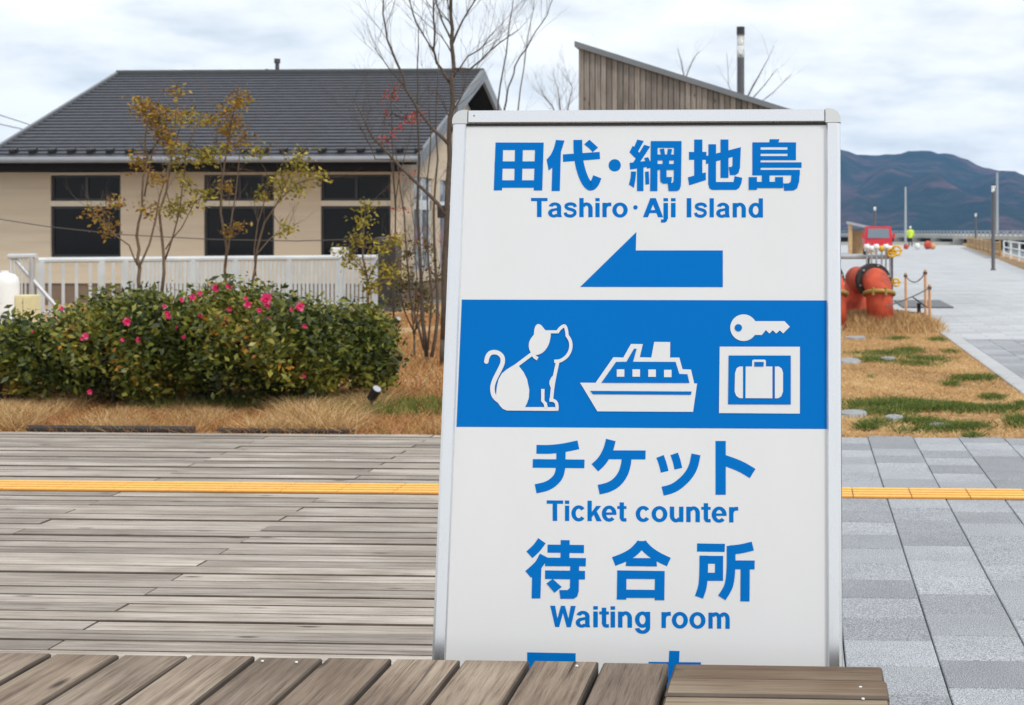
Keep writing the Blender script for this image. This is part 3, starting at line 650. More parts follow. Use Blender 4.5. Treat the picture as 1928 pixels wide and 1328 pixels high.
# ================================================================== BENCH
BZ = 0.42
bb = G(1262, 1247, BZ)                    # back edge
BY = bb.y
bench = thing('wooden_bench', (bb.x - 1.5, BY - 0.24, 0), 'brown weathered plank bench in the foreground below the sign', 'bench')
def grimy_shaded(o):  # all but the top face get the grime and painted gap shade
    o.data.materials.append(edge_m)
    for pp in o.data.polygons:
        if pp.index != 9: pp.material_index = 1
xs0 = bb.x
pw = 0.1555
for k in range(15):
    x1 = xs0 - 0.004 - pw * k; x0 = x1 - pw + 0.011
    jy = rng.uniform(-0.006, 0.004)
    m = MB().cbox(x0, x1, BY - 0.48, BY + jy, BZ - 0.04, BZ + rng.uniform(-.002, .001), 0.0035)
    grimy_shaded(m.build('plank', bench_y, bench))
xr = G(1664, 1250, BZ).x
yb = BY
for k in range(4):
    d = 0.1235
    grimy_shaded(MB().cbox(xs0 + 0.009, xr + rng.uniform(-.006, .006), yb - d + 0.011, yb, BZ - 0.04, BZ + (-.003, .002, -.001, .001)[k], 0.005).build('plank', bench_x, bench))
    yb -= d
MB().box(xs0 - 2.3, xr - 0.04, BY - 0.10, BY - 0.05, BZ - 0.12, BZ - 0.041).build('rail', bench_x, bench)
MB().box(xs0 - 2.3, xr - 0.04, BY - 0.43, BY - 0.38, BZ - 0.12, BZ - 0.041).build('rail', bench_x, bench)
for x in (xs0 - 2.25, xs0 - 0.95, xr - 0.12):
    for y in (BY - 0.11, BY - 0.44):
        MB().box(x, x + 0.07, y, y + 0.07, 0.001, BZ - 0.121).build('leg', bench_y, bench)
for (x, y) in ((1620, 1294), (1625, 1316), (494, 1245), (558, 1247), (1086, 1254)):   # pale screw heads
    g = G(x, y, BZ + .002); MB().lathe(g, [(0.0035, -0.001), (0.0035, 0.0012), (0.002, 0.002)], 8).build('screw', white_paint, bench)

# ================================================================== HOUSE
FY = 30.6; EY = 29.75; RY = 35.8; BYR = 2 * RY - EY; BWY = 2 * RY - FY
cx1 = W(756, 400, FY).x                          # right corner of front wall
hx0 = -24.5
ez = W(400, 298, EY).z; rz = W(560, 139.5, RY).z
rx1 = W(905, 135, RY).x; rx0 = W(222, 143, RY).x; rx1 = max(rx1, cx1 + 0.35)
house = thing('station_house', (rx0 + 5, FY + 4, 0), 'beige single storey house with grey gable roof and dark windows', 'house')
wt = ez - 0.12
wins = [(95.4, 227), (384, 516), (604, 735.5)]
wx = [(W(a, 400, FY).x, W(b, 400, FY).x) for a, b in wins]
zt, zm1, zm0, zb = W(300, 329.5, FY).z, W(300, 378.5, FY).z, W(300, 388.5, FY).z, W(300, 484.5, FY).z
pl = W(300, 534, FY).z
wall = MB(); edges = [hx0] + [v for p in wx for v in p] + [cx1]
for i in range(0, len(edges), 2): wall.box(edges[i], edges[i + 1], FY, FY + 0.2, pl, wt)
for a, b in wx: wall.box(a, b, FY, FY + 0.2, zt, wt); wall.box(a, b, FY, FY + 0.2, pl, zb)
# gable wall with openings
gy = [(FY + 1.0, FY + 2.6), (FY + 3.3, FY + 4.9), (FY + 5.8, FY + 7.4)]
ge = [FY + 0.2] + [v for p in gy for v in p] + [BWY]
for i in range(0, len(ge), 2): wall.box(cx1 - 0.2, cx1, ge[i], ge[i + 1], pl, wt)
for a, b in gy: wall.box(cx1 - 0.2, cx1, a, b, zt, wt); wall.box(cx1 - 0.2, cx1, a, b, pl, zb - 0.3)
wall.add([(cx1, FY + 0.02, wt), (cx1, BWY, wt), (cx1, RY, rz - 0.25), (cx1 - .2, FY + 0.02, wt), (cx1 - .2, BWY, wt), (cx1 - .2, RY, rz - 0.25)], [(0, 1, 2), (5, 4, 3), (0, 2, 5, 3), (2, 1, 4, 5)])
wall.box(hx0, cx1 - 0.2, BWY - 0.2, BWY, pl, wt)
wo_ = wall.build('wall', beige_m, house)
MB().box(hx0, cx1 - 0.03, FY + 0.03, BWY - 0.03, -0.14, pl).build('plinth', plinth_m, house)
MB().box(hx0 + .1, cx1 - 0.25, FY + 0.6, FY + 0.62, pl, wt).build('interior_screen', black_m, house)
for i, (a, b) in enumerate(wx):
    for z0, z1 in ((zm0, zb), (zt, zm1)):
        lo, hi = min(z0, z1), max(z0, z1)
        w = MB().box(a, b, FY + 0.05, FY + 0.11, lo, lo + 0.05).box(a, b, FY + 0.05, FY + 0.11, hi - 0.05, hi).box(a, a + 0.05, FY + 0.05, FY + 0.11, lo + .05, hi - .05).box(b - 0.05, b, FY + 0.05, FY + 0.11, lo + .05, hi - .05)
        mid = (a + b) / 2
        if z0 == zt: w.box(mid - 0.03, mid + 0.03, FY + 0.05, FY + 0.11, lo + .05, hi - .05)
        wf = w.build('window', frame_m, house)
        for c0, c1 in (((a + .05, mid - .03), (mid + .03, b - .05)) if z0 == zt else ((a + .05, b - .05),)):
            MB().box(c0, c1, FY + 0.075, FY + 0.085, lo + .05, hi - .05).build('pane', glass_m, wf)
    MB().box(a + .002, b - .002, FY - 0.02, FY + 0.12, zm1, zm0).box(a, b, FY - 0.02, FY + 0.048, zt - .002, zt + 0.05).build('window_trim', trim_m, house)
for a, b in gy:
    w = MB().box(cx1 - .11, cx1 - .04, a, b, zm0 - .05, zm1 + .05).box(cx1 - .11, cx1 - .04, a, a + .07, zb - .3, zt).box(cx1 - .11, cx1 - .04, b - .07, b, zb - .3, zt).box(cx1 - .112, cx1 - .038, (a + b) / 2 - .04, (a + b) / 2 + .04, zb - .3, zt)
    wf = w.build('window', white_paint, house)
    MB().box(cx1 - .085, cx1 - .075, a + .07, b - .07, zb - .3, zt).build('pane', sglass_m, wf)
# roof: base slabs and single courses of slate
ox1 = rx1 + 0.05; ox0 = rx0
roofm = MB()
def slope_pts(x0, x1, t0, t1, lift):            # strip on front slope, t 0 eave..1 ridge
    n = Vector((0, -(rz - ez), RY - EY)).normalized()
    P = lambda x, t, l: Vector((x, EY + (RY - EY) * t, ez + (rz - ez) * t)) + n * l
    return P
P = slope_pts(0, 0, 0, 0, 0)
nrm = Vector((0, -(rz - ez), RY - EY)).normalized()
roofm.add([(ox0, EY, ez), (ox1, EY, ez), (ox1, RY, rz), (ox0, RY, rz), (ox1, BYR, ez), (ox0, BYR, ez),
           (ox0, EY, ez - .14), (ox1, EY, ez - .14), (ox1, RY, rz - .14), (ox0, RY, rz - .14), (ox1, BYR, ez - .14), (ox0, BYR, ez - .14)],
          [(0, 1, 2, 3), (3, 2, 4, 5), (7, 6, 9, 8), (8, 9, 11, 10), (0, 6, 7, 1), (1, 7, 8, 2), (2, 8, 10, 4), (4, 10, 11, 5), (6, 0, 3, 9), (9, 3, 5, 11)])
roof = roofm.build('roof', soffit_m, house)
NC = 28
cmesh = None
for k in range(NC):
    t0 = k / NC; t1 = (k + 1.06) / NC
    if cmesh is None:
        a = P(ox0, t0, 0.038); b = P(ox1, t0, 0.038); c = P(ox1, t1, 0.004); d = P(ox0, t1, 0.004); a2 = P(ox0, t0, 0.003); b2 = P(ox1, t0, 0.003)
        o = MB().add([a, b, c, d, a2, b2], [(0, 1, 2, 3), (4, 5, 1, 0), (5, 2, 1), (4, 0, 3)]).build('slate_course', slate_m, roof); cmesh = o.data
    else:
        o = bpy.data.objects.new('slate_course', cmesh); COL.objects.link(o); o.parent = roof
        o.location = (0, (RY - EY) * t0, (rz - ez) * t0)
MB().tube([(ox0 - .02, RY, rz + .03), (ox1 + .02, RY, rz + .03)], 0.085, 8).build('ridge_cap', ridge_m, roof)
for s in (ox0, ox1):
    MB().prism([(s - .03, EY - .06, ez - .20), (s - .03, EY - .06, ez + .06), (s - .03, RY, rz + .09), (s - .03, RY, rz - .20)], (0.07, 0, 0)).build('verge', verge_m, roof)
    MB().prism([(s - .03, BYR + .06, ez - .20), (s - .03, RY, rz - .20), (s - .03, RY, rz + .09), (s - .03, BYR + .06, ez + .06)], (0.07, 0, 0)).build('verge', verge_m, roof)
MB().tube([(ox0, EY - .07, ez - 0.03), (ox1, EY - .07, ez - 0.03)], 0.062, 10).build('gutter', gutter_m, roof)
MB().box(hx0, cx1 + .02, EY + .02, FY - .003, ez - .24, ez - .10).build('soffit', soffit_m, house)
gpx = 14.0; gm = None
while gpx < 800:
    t = 0.045; c = P(W(gpx, 285, EY).x, t, 0.03)
    if gm is None:
        o = MB().box(-.075, .075, -.05, .05, 0, .085).box(-.055, .055, -.09, -.05, .02, .07).build('snow_guard', black_m); o.parent = roof; gm = o.data
    else:
        o = bpy.data.objects.new('snow_guard', gm); COL.objects.link(o); o.parent = roof
    o.location = c - origin(roof); o.rotation_euler = (math.atan2(rz - ez, RY - EY), 0, 0)
    gpx += 36.6
v0 = W(522, 138, RY).x
MB().lathe((v0, RY, rz), [(0.05, 0), (0.05, 0.25), (0.075, 0.26), (0.075, 0.36)], 10).build('vent_pipe', dark_m, roof)
MB().tube([(v0 - .25, RY, rz), (v0 - .25, RY, rz + .12)], 0.04, 6).build('vent_pipe', dark_m, roof)

# ================================================================== WOODEN BUILDING
BY2 = 28.4
hut = thing('timber_shed', (W(1320, 400, BY2).x, BY2 + 2, -0.13), 'weathered timber clad shed with steep single pitch roof behind sign', 'building')
bx0 = W(1089, 100, BY2).x; bx1 = W(1562, 400, BY2).x
tl = W(1085, 79, BY2); tr = W(1490, 207, BY2); sl = (tr.z - tl.z) / (tr.x - tl.x)
top = lambda x: tl.z + sl * (x - tl.x)
bpitch = 0.1045; nb = int((bx1 - bx0) / bpitch)
core = MB().prism([(bx0 + .01, BY2 + .03, -.14), (bx1 - .01, BY2 + .03, -.14), (bx1 - .01, BY2 + .03, top(bx1) - .1), (bx0 + .01, BY2 + .03, top(bx0) - .1)], (0, 5, 0))
core.build('wall', soffit_m, hut)
for i in range(nb):
    x = bx0 + bpitch * i; g = 0.013; dz = rng.uniform(0, .012)
    MB().prism([(x + g / 2, BY2 - dz, -.13), (x + bpitch - g / 2, BY2 - dz, -.13), (x + bpitch - g / 2, BY2 - dz, top(x + bpitch) - .09), (x + g / 2, BY2 - dz, top(x) - .09)], (0, 0.028, 0)).build('board', clad_m, hut)
MB().prism([(bx0 - .06, BY2 - .10, top(bx0 - .06) - .105), (bx1 + .05, BY2 - .10, top(bx1 + .05) - .105), (bx1 + .05, BY2 - .10, top(bx1 + .05)), (bx0 - .06, BY2 - .10, top(bx0 - .06))], (0, 5.3, 0)).build('roof', verge_m, hut)

# ================================================================== LAMP POSTS AND POLES
def lamp(px, y_top, y_lt, y_lb, Y, wpx, label, zb=-0.003):
    a = W(px, y_top, Y); s = F / Y; r = wpx / s / 2
    L = thing('lamp_post', (a.x, Y, zb), label, 'street lamp', 'lamp posts along the waterfront')
    zt_, z1, z0 = a.z, W(px, y_lt, Y).z, W(px, y_lb, Y).z
    MB().lathe((a.x, Y, zb), [(r * 1.5, 0), (r * 1.5, 0.03), (r, 0.05), (r, z0 - zb)], 12).build('post', dark_m, L, True)
    MB().lathe((a.x, Y, z0), [(r * 1.0, 0.001), (r * 1.0, z1 - z0 - .001)], 14).build('lantern', lantern_m, L, True)
    if zt_ > z1: MB().lathe((a.x, Y, z1), [(r * 1.1, 0), (r * 1.1, zt_ - z1)], 14).build('cap', black_m, L)
    return L
lamp(1394.5, 51, 66, 110, 36.0, 14, 'dark lamp post with clear lantern rising behind the timber shed', -0.13)
lamp(1870, 347, 349, 362, 54.5, 7, 'dark lamp post by the white rail at the promenade edge')
lamp(1837, 399, 401, 409, 120, 4, 'distant thin lamp post beside the bronze handrail')
lamp(1647, 387, 389, 397, 110, 5, 'distant lamp post above the wooden shelter')
def pole(px, yt, Y, wpx, label):
    a = W(px, yt, Y); r = wpx / (F / Y) / 2
    t = thing('pole', (a.x, Y, -0.13), label, 'pole', 'pale steel poles by the harbour')
    MB().tube([(a.x, Y, -0.13), (a.x, Y, a.z)], [r * 1.15, r * .8], 8).build('shaft', steel_m, t)
    MB().lathe((a.x, Y, -0.132), [(r * 2.2, 0), (r * 2.2, .12)], 8).build('base', steel_m, t)
pole(1877.5, 325, 165, 5, 'tallest pale steel pole right of the promenade lamp')
pole(1705, 352, 140, 4.5, 'pale steel pole left of the bridge behind the red truck')

# ================================================================== BRIDGE
br_ = thing('bridge', (14, 170, -0.14), 'low pale concrete bridge with railing across the harbour', 'bridge')
A = W(1672, 451, 190); Bp = W(1990, 452, 118); C0 = W(1350, 451, 215)
zt0 = W(1750, 444, 185).z; 
def ribbon(z0, z1, wd, off=0.0):
    m = MB(); pts = [Vector((C0.x, C0.y, 0)), Vector((A.x, A.y, 0)), Vector((Bp.x, Bp.y, 0)), Vector((Bp.x + 70, Bp.y - 40, 0))]
    for a, b in zip(pts[:-1], pts[1:]):
        n = Vector((-(b - a).y, (b - a).x, 0)).normalized()
        if n.y < 0: n = -n
        a2, b2 = a + n * off, b + n * off
        m.add([(a2.x, a2.y, z0), (b2.x, b2.y, z0), (b2.x + n.x * wd, b2.y + n.y * wd, z0), (a2.x + n.x * wd, a2.y + n.y * wd, z0),
               (a2.x, a2.y, z1), (b2.x, b2.y, z1), (b2.x + n.x * wd, b2.y + n.y * wd, z1), (a2.x + n.x * wd, a2.y + n.y * wd, z1)],
              [(3, 2, 1, 0), (4, 5, 6, 7), (0, 1, 5, 4), (1, 2, 6, 5), (2, 3, 7, 6), (3, 0, 4, 7)])
    return m
ribbon(0.60, 0.95, 9).build('deck_slab', concrete_m, br_)
ribbon(-0.13, 0.597, 7, 1.2).build('underside_shade_fill', shadowc_m, br_)  # dark fill below the slab, shade painted into its colour
ribbon(1.32, 1.40, 0.10, 0.1).build('handrail', steel_m, br_)
ribbon(1.06, 1.12, 0.06, 0.12).build('midrail', steel_m, br_)
for k in range(46):
    q = Vector((A.x, A.y, 0)).lerp(Vector((Bp.x, Bp.y, 0)), k / 45)
    MB().box(q.x - .06, q.x + .06, q.y + .12, q.y + .24, .95, 1.32).build('post', steel_m, br_)
for k in range(7):
    q = Vector((A.x, A.y, 0)).lerp(Vector((Bp.x, Bp.y, 0)), 0.1 + k / 6 * .88)
    MB().box(q.x - .5, q.x + .5, q.y + .1, q.y + 1.0, -.13, .599).build('pier', concrete_m, br_)

# promenade edge: handrail with white posts and ochre bank
bank = MB().add([(7.62, 52, -0.13), (8.6, 51, -0.13), (12.6, 96, -.13), (16.8, 150, -.13), (15.3, 150, -.13), (11.0, 96, -.13),
                 (7.9, 52.3, 0.16), (8.2, 52, .14), (12.0, 96, .20), (16.2, 150, .2), (15.6, 150, .2), (11.3, 96, .22)],
                [(0, 1, 7, 6), (1, 2, 8, 7), (2, 3, 9, 8), (3, 4, 10, 9), (4, 5, 11, 10), (5, 0, 6, 11), (6, 7, 8, 11), (11, 8, 9, 10)])
tag(bank.build('bank', soil_m), 'low ochre grass bank along the promenade edge', kind='structure')
hr = thing('handrail', (9, 60, 0), 'bronze boarded handrail running along the promenade edge', 'railing')
pa, pb_ = W(1822, 462, 128), W(1990, 512, 45)
def hrp(t): return Vector((pa.x + (pb_.x - pa.x) * t, pa.y + (pb_.y - pa.y) * t, 0))
for k in range(5):
    z = .25 + .13 * k
    a, b = hrp(0.0), hrp(0.62); MB().tube([(a.x, a.y, z), (b.x, b.y, z)], 0.05, 4).build('board', rail_m, hr)
for k in range(9):
    q = hrp(0.62 * k / 8); MB().box(q.x - .05, q.x + .05, q.y + .06, q.y + .16, -.1, .9).build('post', rail_m, hr)
wr = thing('white_railing', (8, 52, 0), 'white steel railing at the far right of the promenade', 'railing')
for z in (.35, .62, .9):
    a, b = hrp(0.66), hrp(1.0); MB().tube([(a.x, a.y, z), (b.x, b.y, z)], 0.028, 6).build('rail', white_paint, wr)
for k in range(6):
    q = hrp(0.66 + .34 * k / 5); MB().box(q.x - .035, q.x + .035, q.y - .035, q.y + .035, -.1, .93).build('post', white_paint, wr)

# ================================================================== WHITE FENCE BEFORE THE HOUSE
fa, fb = W(75, 488, 24.0), W(712, 479, 27.3)
fence = thing('white_fence', (fa.x, fa.y, -0.012), 'white steel fence with upright balusters before the beige house', 'fence')
def fp(px):
    # point of fence line under a pixel column
    d = ray(px, 480); t = fb - fa
    den = d.x * t.y - d.y * t.x; s = ((fa.x) * t.y - (fa.y) * t.x) / den
    return Vector((d.x * s, d.y * s, 0))
FZ = fa.z
a, b = fp(75), fp(712)
MB().tube([(a.x - .03, a.y, FZ - .02), (b.x, b.y, FZ - .02)], 0.045, 8).build('top_rail', fence_m, fence)
MB().tube([(a.x, a.y, .08), (b.x, b.y, .08)], 0.022, 6).build('bottom_rail', fence_m, fence)
bm0 = MB().box(-.021, .021, -.012, .012, 0.0, FZ - .05).build('baluster', fence_m); bd = bm0.data; bpy.data.objects.remove(bm0)
pm0 = MB().box(-.05, .05, -.03, .03, 0.0, FZ - .03).build('post', fence_m); pd_ = pm0.data; bpy.data.objects.remove(pm0)
def put(name, data, px):
    o = bpy.data.objects.new(name, data); COL.objects.link(o); o.parent = fence; o.location = fp(px) - Vector((fence.location.x, fence.location.y, 0)); 
for px in (94, 119, 144, 170, 213): put('baluster', bd, px)
for px in (77, 191, 235, 362, 442, 543, 640, 708): put('post', pd_, px)
px = 248.0
while px < 705:
    if min(abs(px - q) for q in (362, 442, 543, 640)) > 5: put('baluster', bd, px)
    px += 7.7
# stair rail at the left
g0 = W(16, 483, 22.5); g1 = W(68, 482, 22.5); g2 = W(104, 575, 22.5)
sr = thing('stair_railing', (g0.x, 22.5, -0.012), 'grey white stair handrail sloping down at the left edge', 'railing')
MB().tube([g0, g1], 0.04, 8).build('handrail', fence_m, sr)
MB().tube([W(24, 484, 22.52), g2], 0.032, 8).build('handrail', steel_m, sr)
for px, r in ((20, .02), (27, .012), (34, .012), (41, .012), (48, .012), (60, .04)):
    p = W(px, 484, 22.5); MB().tube([(p.x, 22.5, -.012), (p.x, 22.5, p.z)], r, 6).build('post', fence_m if r < .03 else steel_m, sr)
# white rounded block and cream box
p = W(22, 514, 20.5); hw = 27 / (F / 20.5)
wb = thing('white_tank', (p.x - .05, 20.5, -0.012), 'white rounded tank behind the hedge at the left edge', 'tank')
MB().lathe((p.x - .1, 20.5, -.012), [(hw, 0), (hw * 1.02, .1), (hw * 1.02, p.z - .15), (hw * .93, p.z - .06), (hw * .7, p.z - .01), (hw * .3, p.z + .012)], 20).build('shell', whitep_m, wb, True)
MB().lathe((p.x - .1, 20.5, p.z), [(hw * .28, -.01), (hw * .28, .03)], 10).build('cap', whitep_m, wb)
p = W(44, 556, 18.5); s = F / 18.5
cbx = thing('utility_box', (p.x, 18.5, -0.012), 'small cream utility box below the stair handrail', 'utility box')
MB().cbox(p.x - 18 / s, p.x + 18 / s, 18.5, 18.7, -.012, p.z, .01).build('case', cream_m, cbx)
MB().box(p.x - 15 / s, p.x - 1 / s, 18.485, 18.4995, .1, p.z - .03).build('door', cream_m, cbx)
MB().box(p.x + 1 / s, p.x + 15 / s, 18.485, 18.4995, .1, p.z - .03).build('door', cream_m, cbx)
# dark cabinet near the bare trees
p = W(728, 446, 26.0); s = F / 26.0
dk = thing('dark_cabinet', (p.x, 26.0, -0.012), 'tall dark cabinet behind the thin trees at house corner', 'cabinet')
MB().cbox(p.x - 17 / s, p.x + 17 / s, 26.0, 26.4, -.012, p.z, .02).build('case', dark_m, dk)
MB().box(p.x - 14 / s, p.x + 14 / s, 25.985, 25.9995, .1, p.z - .08).build('door', black_m, dk)
# white carton standing on the fence wall
p = W(640, 466, 29.3)
MBc = MB().cbox(p.x - .14, p.x + .14, 29.18, 29.42, p.z - .2, p.z, .02)
ct = thing('white_carton', (p.x, 29.3, -0.012), 'white carton on a stand below the rightmost window', 'box')
MBc.build('carton', whitep_m, ct); MB().box(p.x - .03, p.x + .03, 29.27, 29.33, -.012, p.z - .201).build('stand', whitep_m, ct)
# black lamp box on a post by the bare tree
p = W(836, 387, 17.5); s = F / 17.5
bl = thing('flood_light', (p.x, 17.5, -0.012), 'black box flood light on a thin post behind bare trunk', 'light')
MB().cbox(p.x - 11 / s, p.x + 13 / s, 17.45, 17.6, p.z - 24 / s, p.z, .01).build('housing', black_m, bl)
MB().tube([(p.x, 17.62, -.012), (p.x, 17.62, p.z - .02)], 0.016, 6).build('post', dark_m, bl)
# garden spotlights
for (px, py, Y, lab) in ((704, 742, 0, 'small black spotlight on a stake before the hedge end'), (747, 606, 0, 'small black spotlight on a stake beside the orange grass')):
    yb_ = 775 if py > 700 else 640
    g = G(px - 4, yb_); Y = g.y; s = F / Y; c = W(px, py, Y)
    sp_ = thing('spotlight', (g.x, Y, -0.012), lab, 'spotlight', 'garden spotlights')
    MB().tube([(g.x, Y, -.012), (g.x, Y, c.z - .03)], 0.012, 6).build('stake', black_m, sp_)
    d = Vector((.4, -.3, .55)).normalized()
    MB().tube([c - d * .05, c + d * .055], [0.035, .04], 10).build('head', black_m, sp_)
    MB().tube([c + d * .0555, c + d * .058], .033, 10).build('lens', steel_m, sp_)
# cables
def cable(pts, Y, r, label):
    P = [W(x, y, Y) for x, y in pts]; o = MB().tube(P, r, 5).build('overhead_cable', rope_m)
    tag(o, label, 'cable', 'thin overhead cables')
cable([(-120, 176), (0, 217), (50, 233), (120, 262)], 60, .018, 'upper thin overhead cable beside the left roof slope')
cable([(-120, 200), (0, 234), (40, 243), (110, 268)], 60, .018, 'lower thin overhead cable beside the left roof slope')
cable([(-60, 402), (0, 413), (90, 427), (230, 442), (400, 451), (560, 454), (760, 448)], 21.5, .007, 'thin cable sagging across the beige house front')

# ================================================================== TREES AND SHRUBS
def leaves_np(C, n_each, spread, size, asp=0.5, droop=0.2):
    """leaf quads (a folded diamond, two triangles as one bent quad) around centres C"""
    C = np.asarray(C, dtype=float); n = len(C) * n_each
    c = np.repeat(C, n_each, 0) + npr.normal(0, 1, (n, 3)) * np.asarray(spread)
    a = npr.normal(0, 1, (n, 3)); a[:, 2] *= 0.7; a[:, 2] -= droop; a /= np.linalg.norm(a, axis=1, keepdims=True)
    b = np.cross(a, npr.normal(0, 1, (n, 3))); b /= np.linalg.norm(b, axis=1, keepdims=True)
    nn = np.cross(a, b)
    L = (size * (0.6 + 0.7 * npr.random(n)))[:, None]
    return np.stack([c - a * L * .5, c + b * L * asp * .5 + nn * L * .08 - a * L * .05, c + a * L * .5, c - b * L * asp * .5 + nn * L * .08 - a * L * .05], 1)
def twigs(m, p, d, length, r, depth, r_=None, spread=0.55, tips=None, k=4):
    n = 4; pts = [p]; q = p.copy(); dd = d.normalized()
    for i in range(n):
        dd = (dd + Vector((rng.gauss(0, .12), rng.gauss(0, .12), rng.gauss(0, .09) + .03))).normalized()
        q = q + dd * (length / n); pts.append(q.copy())
    m.tube(pts, [r * (1 - .17 * i) for i in range(n + 1)], k, False)
    if tips is not None: tips.append(q)
    if depth > 0:
        for j in range(rng.choice((2, 3))):
            i = rng.randint(1, n)
            e = (dd + Vector((rng.uniform(-1, 1), rng.uniform(-1, 1), rng.uniform(-.3, .7))) * spread).normalized()
            twigs(m, pts[i], e, length * rng.uniform(.45, .7), r * .55, depth - 1, None, spread, tips, 3)
def limb(m, px, Y, r0, r1, dy=0.0, k=6):
    n = len(px); P = []
    for i, (x, y) in enumerate(px):
        P.append(W(x, y, Y + dy * i / max(1, n - 1)) )
    Q = []
    for i in range(n - 1):                         # smooth a little
        for t in (0, .5):
            Q.append(P[i].lerp(P[i + 1], t) + Vector((rng.gauss(0, .006), rng.gauss(0, .02), 0)))
    Q.append(P[-1])
    m.tube(Q, [r0 + (r1 - r0) * i / (len(Q) - 1) for i in range(len(Q))], k)
    return Q
def tree(name, label, Y, base_px, limbs, mat, leaf=None, clusters=(), twig=(0.3, 2, .5), seed=1, group=None, leafn=34, leafs=.047, cat='tree', twig_n=5):
    rng.seed(seed)
    b = W(base_px[0], base_px[1], Y)
    t = thing(name, (b.x, Y, -0.012), label, cat, group)
    tr_ = MB(); tw = MB(); tips = []
    first = True
    for pts, r0, r1 in limbs:
        if first:
            tr_m = tr_
        dyy = rng.uniform(-.35, .35); r0 *= .78; r1 *= .8
        Q = limb(tr_ if first else tw, pts, Y, r0, r1, 0 if first else dyy)
        if first:      # root reaches the ground
            tr_.tube([(Q[0].x, Q[0].y, -.03), Q[0]], [r0 * 1.25, r0], 6)
        first = False
        if twig:
            for j in range(twig_n):
                i = rng.randint(len(Q) // 3, len(Q) - 1)
                d = (Q[min(i + 1, len(Q) - 1)] - Q[max(i - 1, 0)]).normalized() + Vector((rng.uniform(-1, 1), rng.uniform(-.7, .7), rng.uniform(-.1, .8))) * .9
                twigs(tw, Q[i], d, twig[0] * rng.uniform(.6, 1.3), max(.0024, r1 * .5), twig[1], None, twig[2], tips)
    tr_.build('trunk', mat, t, True)
    if tw.v: tw.build('branches', mat, t, True)
    if leaf is not None and clusters:
        C = []; s = F / Y
        for c in clusters:
            x, y, rx, ry = (c + (14, 10))[:4] if len(c) == 2 else c
            for k in range(max(2, int(rx * ry / 45))):
                C.append(W(x + rng.gauss(0, rx * .5), y + rng.gauss(0, ry * .5), Y + rng.gauss(0, rx / s * .8)))
        V = leaves_np(C, leafn, (0.05, .06, .04), leafs)
        o = quads_np('crown', V, leaf, t, off=t.location); tag(o, kind='stuff')
        # petioles joining each clump to the wood
        lk = MB(); allq = [Vector(v) for v in tr_.v] + [Vector(v) for v in tw.v]
        for c in C[::2]:
            z = min(allq, key=lambda v: (v - c).length_squared); lk.tube([z, z.lerp(c, .5) + Vector((0, 0, -.02)), c], [.006, .0045, .003], 3, False)
        tag(lk.build('twigs', mat, t), kind='stuff')
    return t

tree('sapling', 'slender two-stemmed sapling with orange brown leaves left of the house windows', 14.2, (264, 548),
     [([(264, 548), (263, 505), (256, 470), (262, 420), (268, 370), (276, 300), (272, 240), (270, 205)], .024, .006), ([(263, 505), (282, 460), (305, 370), (320, 300), (330, 230), (331, 178)], .016, .004),
      ([(262, 500), (240, 462), (205, 432), (180, 405)], .012, .004), ([(270, 370), (285, 300), (305, 250), (310, 225)], .011, .004)], barkl_m, autumn_m,
     [(272, 205, 18, 14), (300, 222, 22, 14), (285, 225, 16, 10), (331, 175, 10, 6), (312, 245, 16, 12), (322, 270, 14, 12), (340, 215, 10, 8), (275, 303, 12, 8), (298, 338, 12, 8), (220, 380, 12, 8), (182, 402, 12, 9), (208, 430, 16, 9), (280, 398, 9, 6), (260, 310, 7, 6)], seed=3, group='saplings behind the hedge')
tree('sapling', 'sapling with yellow leaf clumps between left and middle window', 14.6, (308, 548),
     [([(308, 548), (308, 480), (304, 400), (318, 320), (330, 270), (345, 215)], .022, .005), ([(308, 490), (330, 440), (345, 360), (350, 290), (378, 232)], .014, .004), ([(310, 470), (340, 430), (365, 380), (390, 368)], .010, .004), ([(330, 300), (360, 296), (395, 290)], .009, .004)], barkl_m, yelgreen_m,
     [(376, 228, 14, 7), (345, 218, 10, 8), (345, 280, 14, 8), (392, 296, 26, 10), (372, 300, 18, 9), (410, 285, 10, 7), (335, 305, 8, 6), (340, 385, 18, 10), (330, 400, 8, 8), (365, 372, 14, 8), (388, 368, 9, 6), (352, 340, 8, 8)], seed=5, group='saplings behind the hedge')
tree('sapling', 'tall thin sapling with brown leaf tuft before the middle window', 14.8, (426, 548),
     [([(426, 548), (422, 470), (416, 400), (418, 340), (428, 270), (440, 205), (465, 180)], .020, .005), ([(424, 500), (436, 430), (442, 370), (452, 290), (456, 250)], .012, .004), ([(420, 330), (410, 270), (402, 230)], .008, .003)], barkl_m, autumn_m,
     [(464, 180, 12, 7), (444, 192, 16, 10), (432, 212, 16, 10), (402, 228, 12, 8), (420, 244, 16, 10), (432, 270, 14, 8), (456, 258, 9, 7), (425, 348, 9, 6), (441, 425, 12, 14), (440, 235, 12, 10)], seed=8, group='saplings behind the hedge')
tree('sapling', 'leaning sapling with yellow green leaves right of the middle window', 14.4, (475, 548),
     [([(475, 548), (484, 470), (500, 420), (524, 380), (546, 330), (566, 290)], .017, .004), ([(484, 480), (510, 450), (540, 430), (556, 424)], .009, .003), ([(528, 375), (560, 345), (598, 334)], .008, .003), ([(478, 520), (484, 420), (505, 345), (500, 320)], .010, .003)], barkl_m, yelgreen_m,
     [(566, 290, 9, 8), (556, 308, 12, 8), (540, 332, 14, 9), (575, 328, 14, 8), (601, 334, 9, 6), (560, 355, 16, 9), (534, 362, 12, 8), (545, 432, 14, 8), (500, 370, 9, 5), (520, 345, 8, 8), (482, 285, 8, 5)], seed=12, group='saplings behind the hedge')
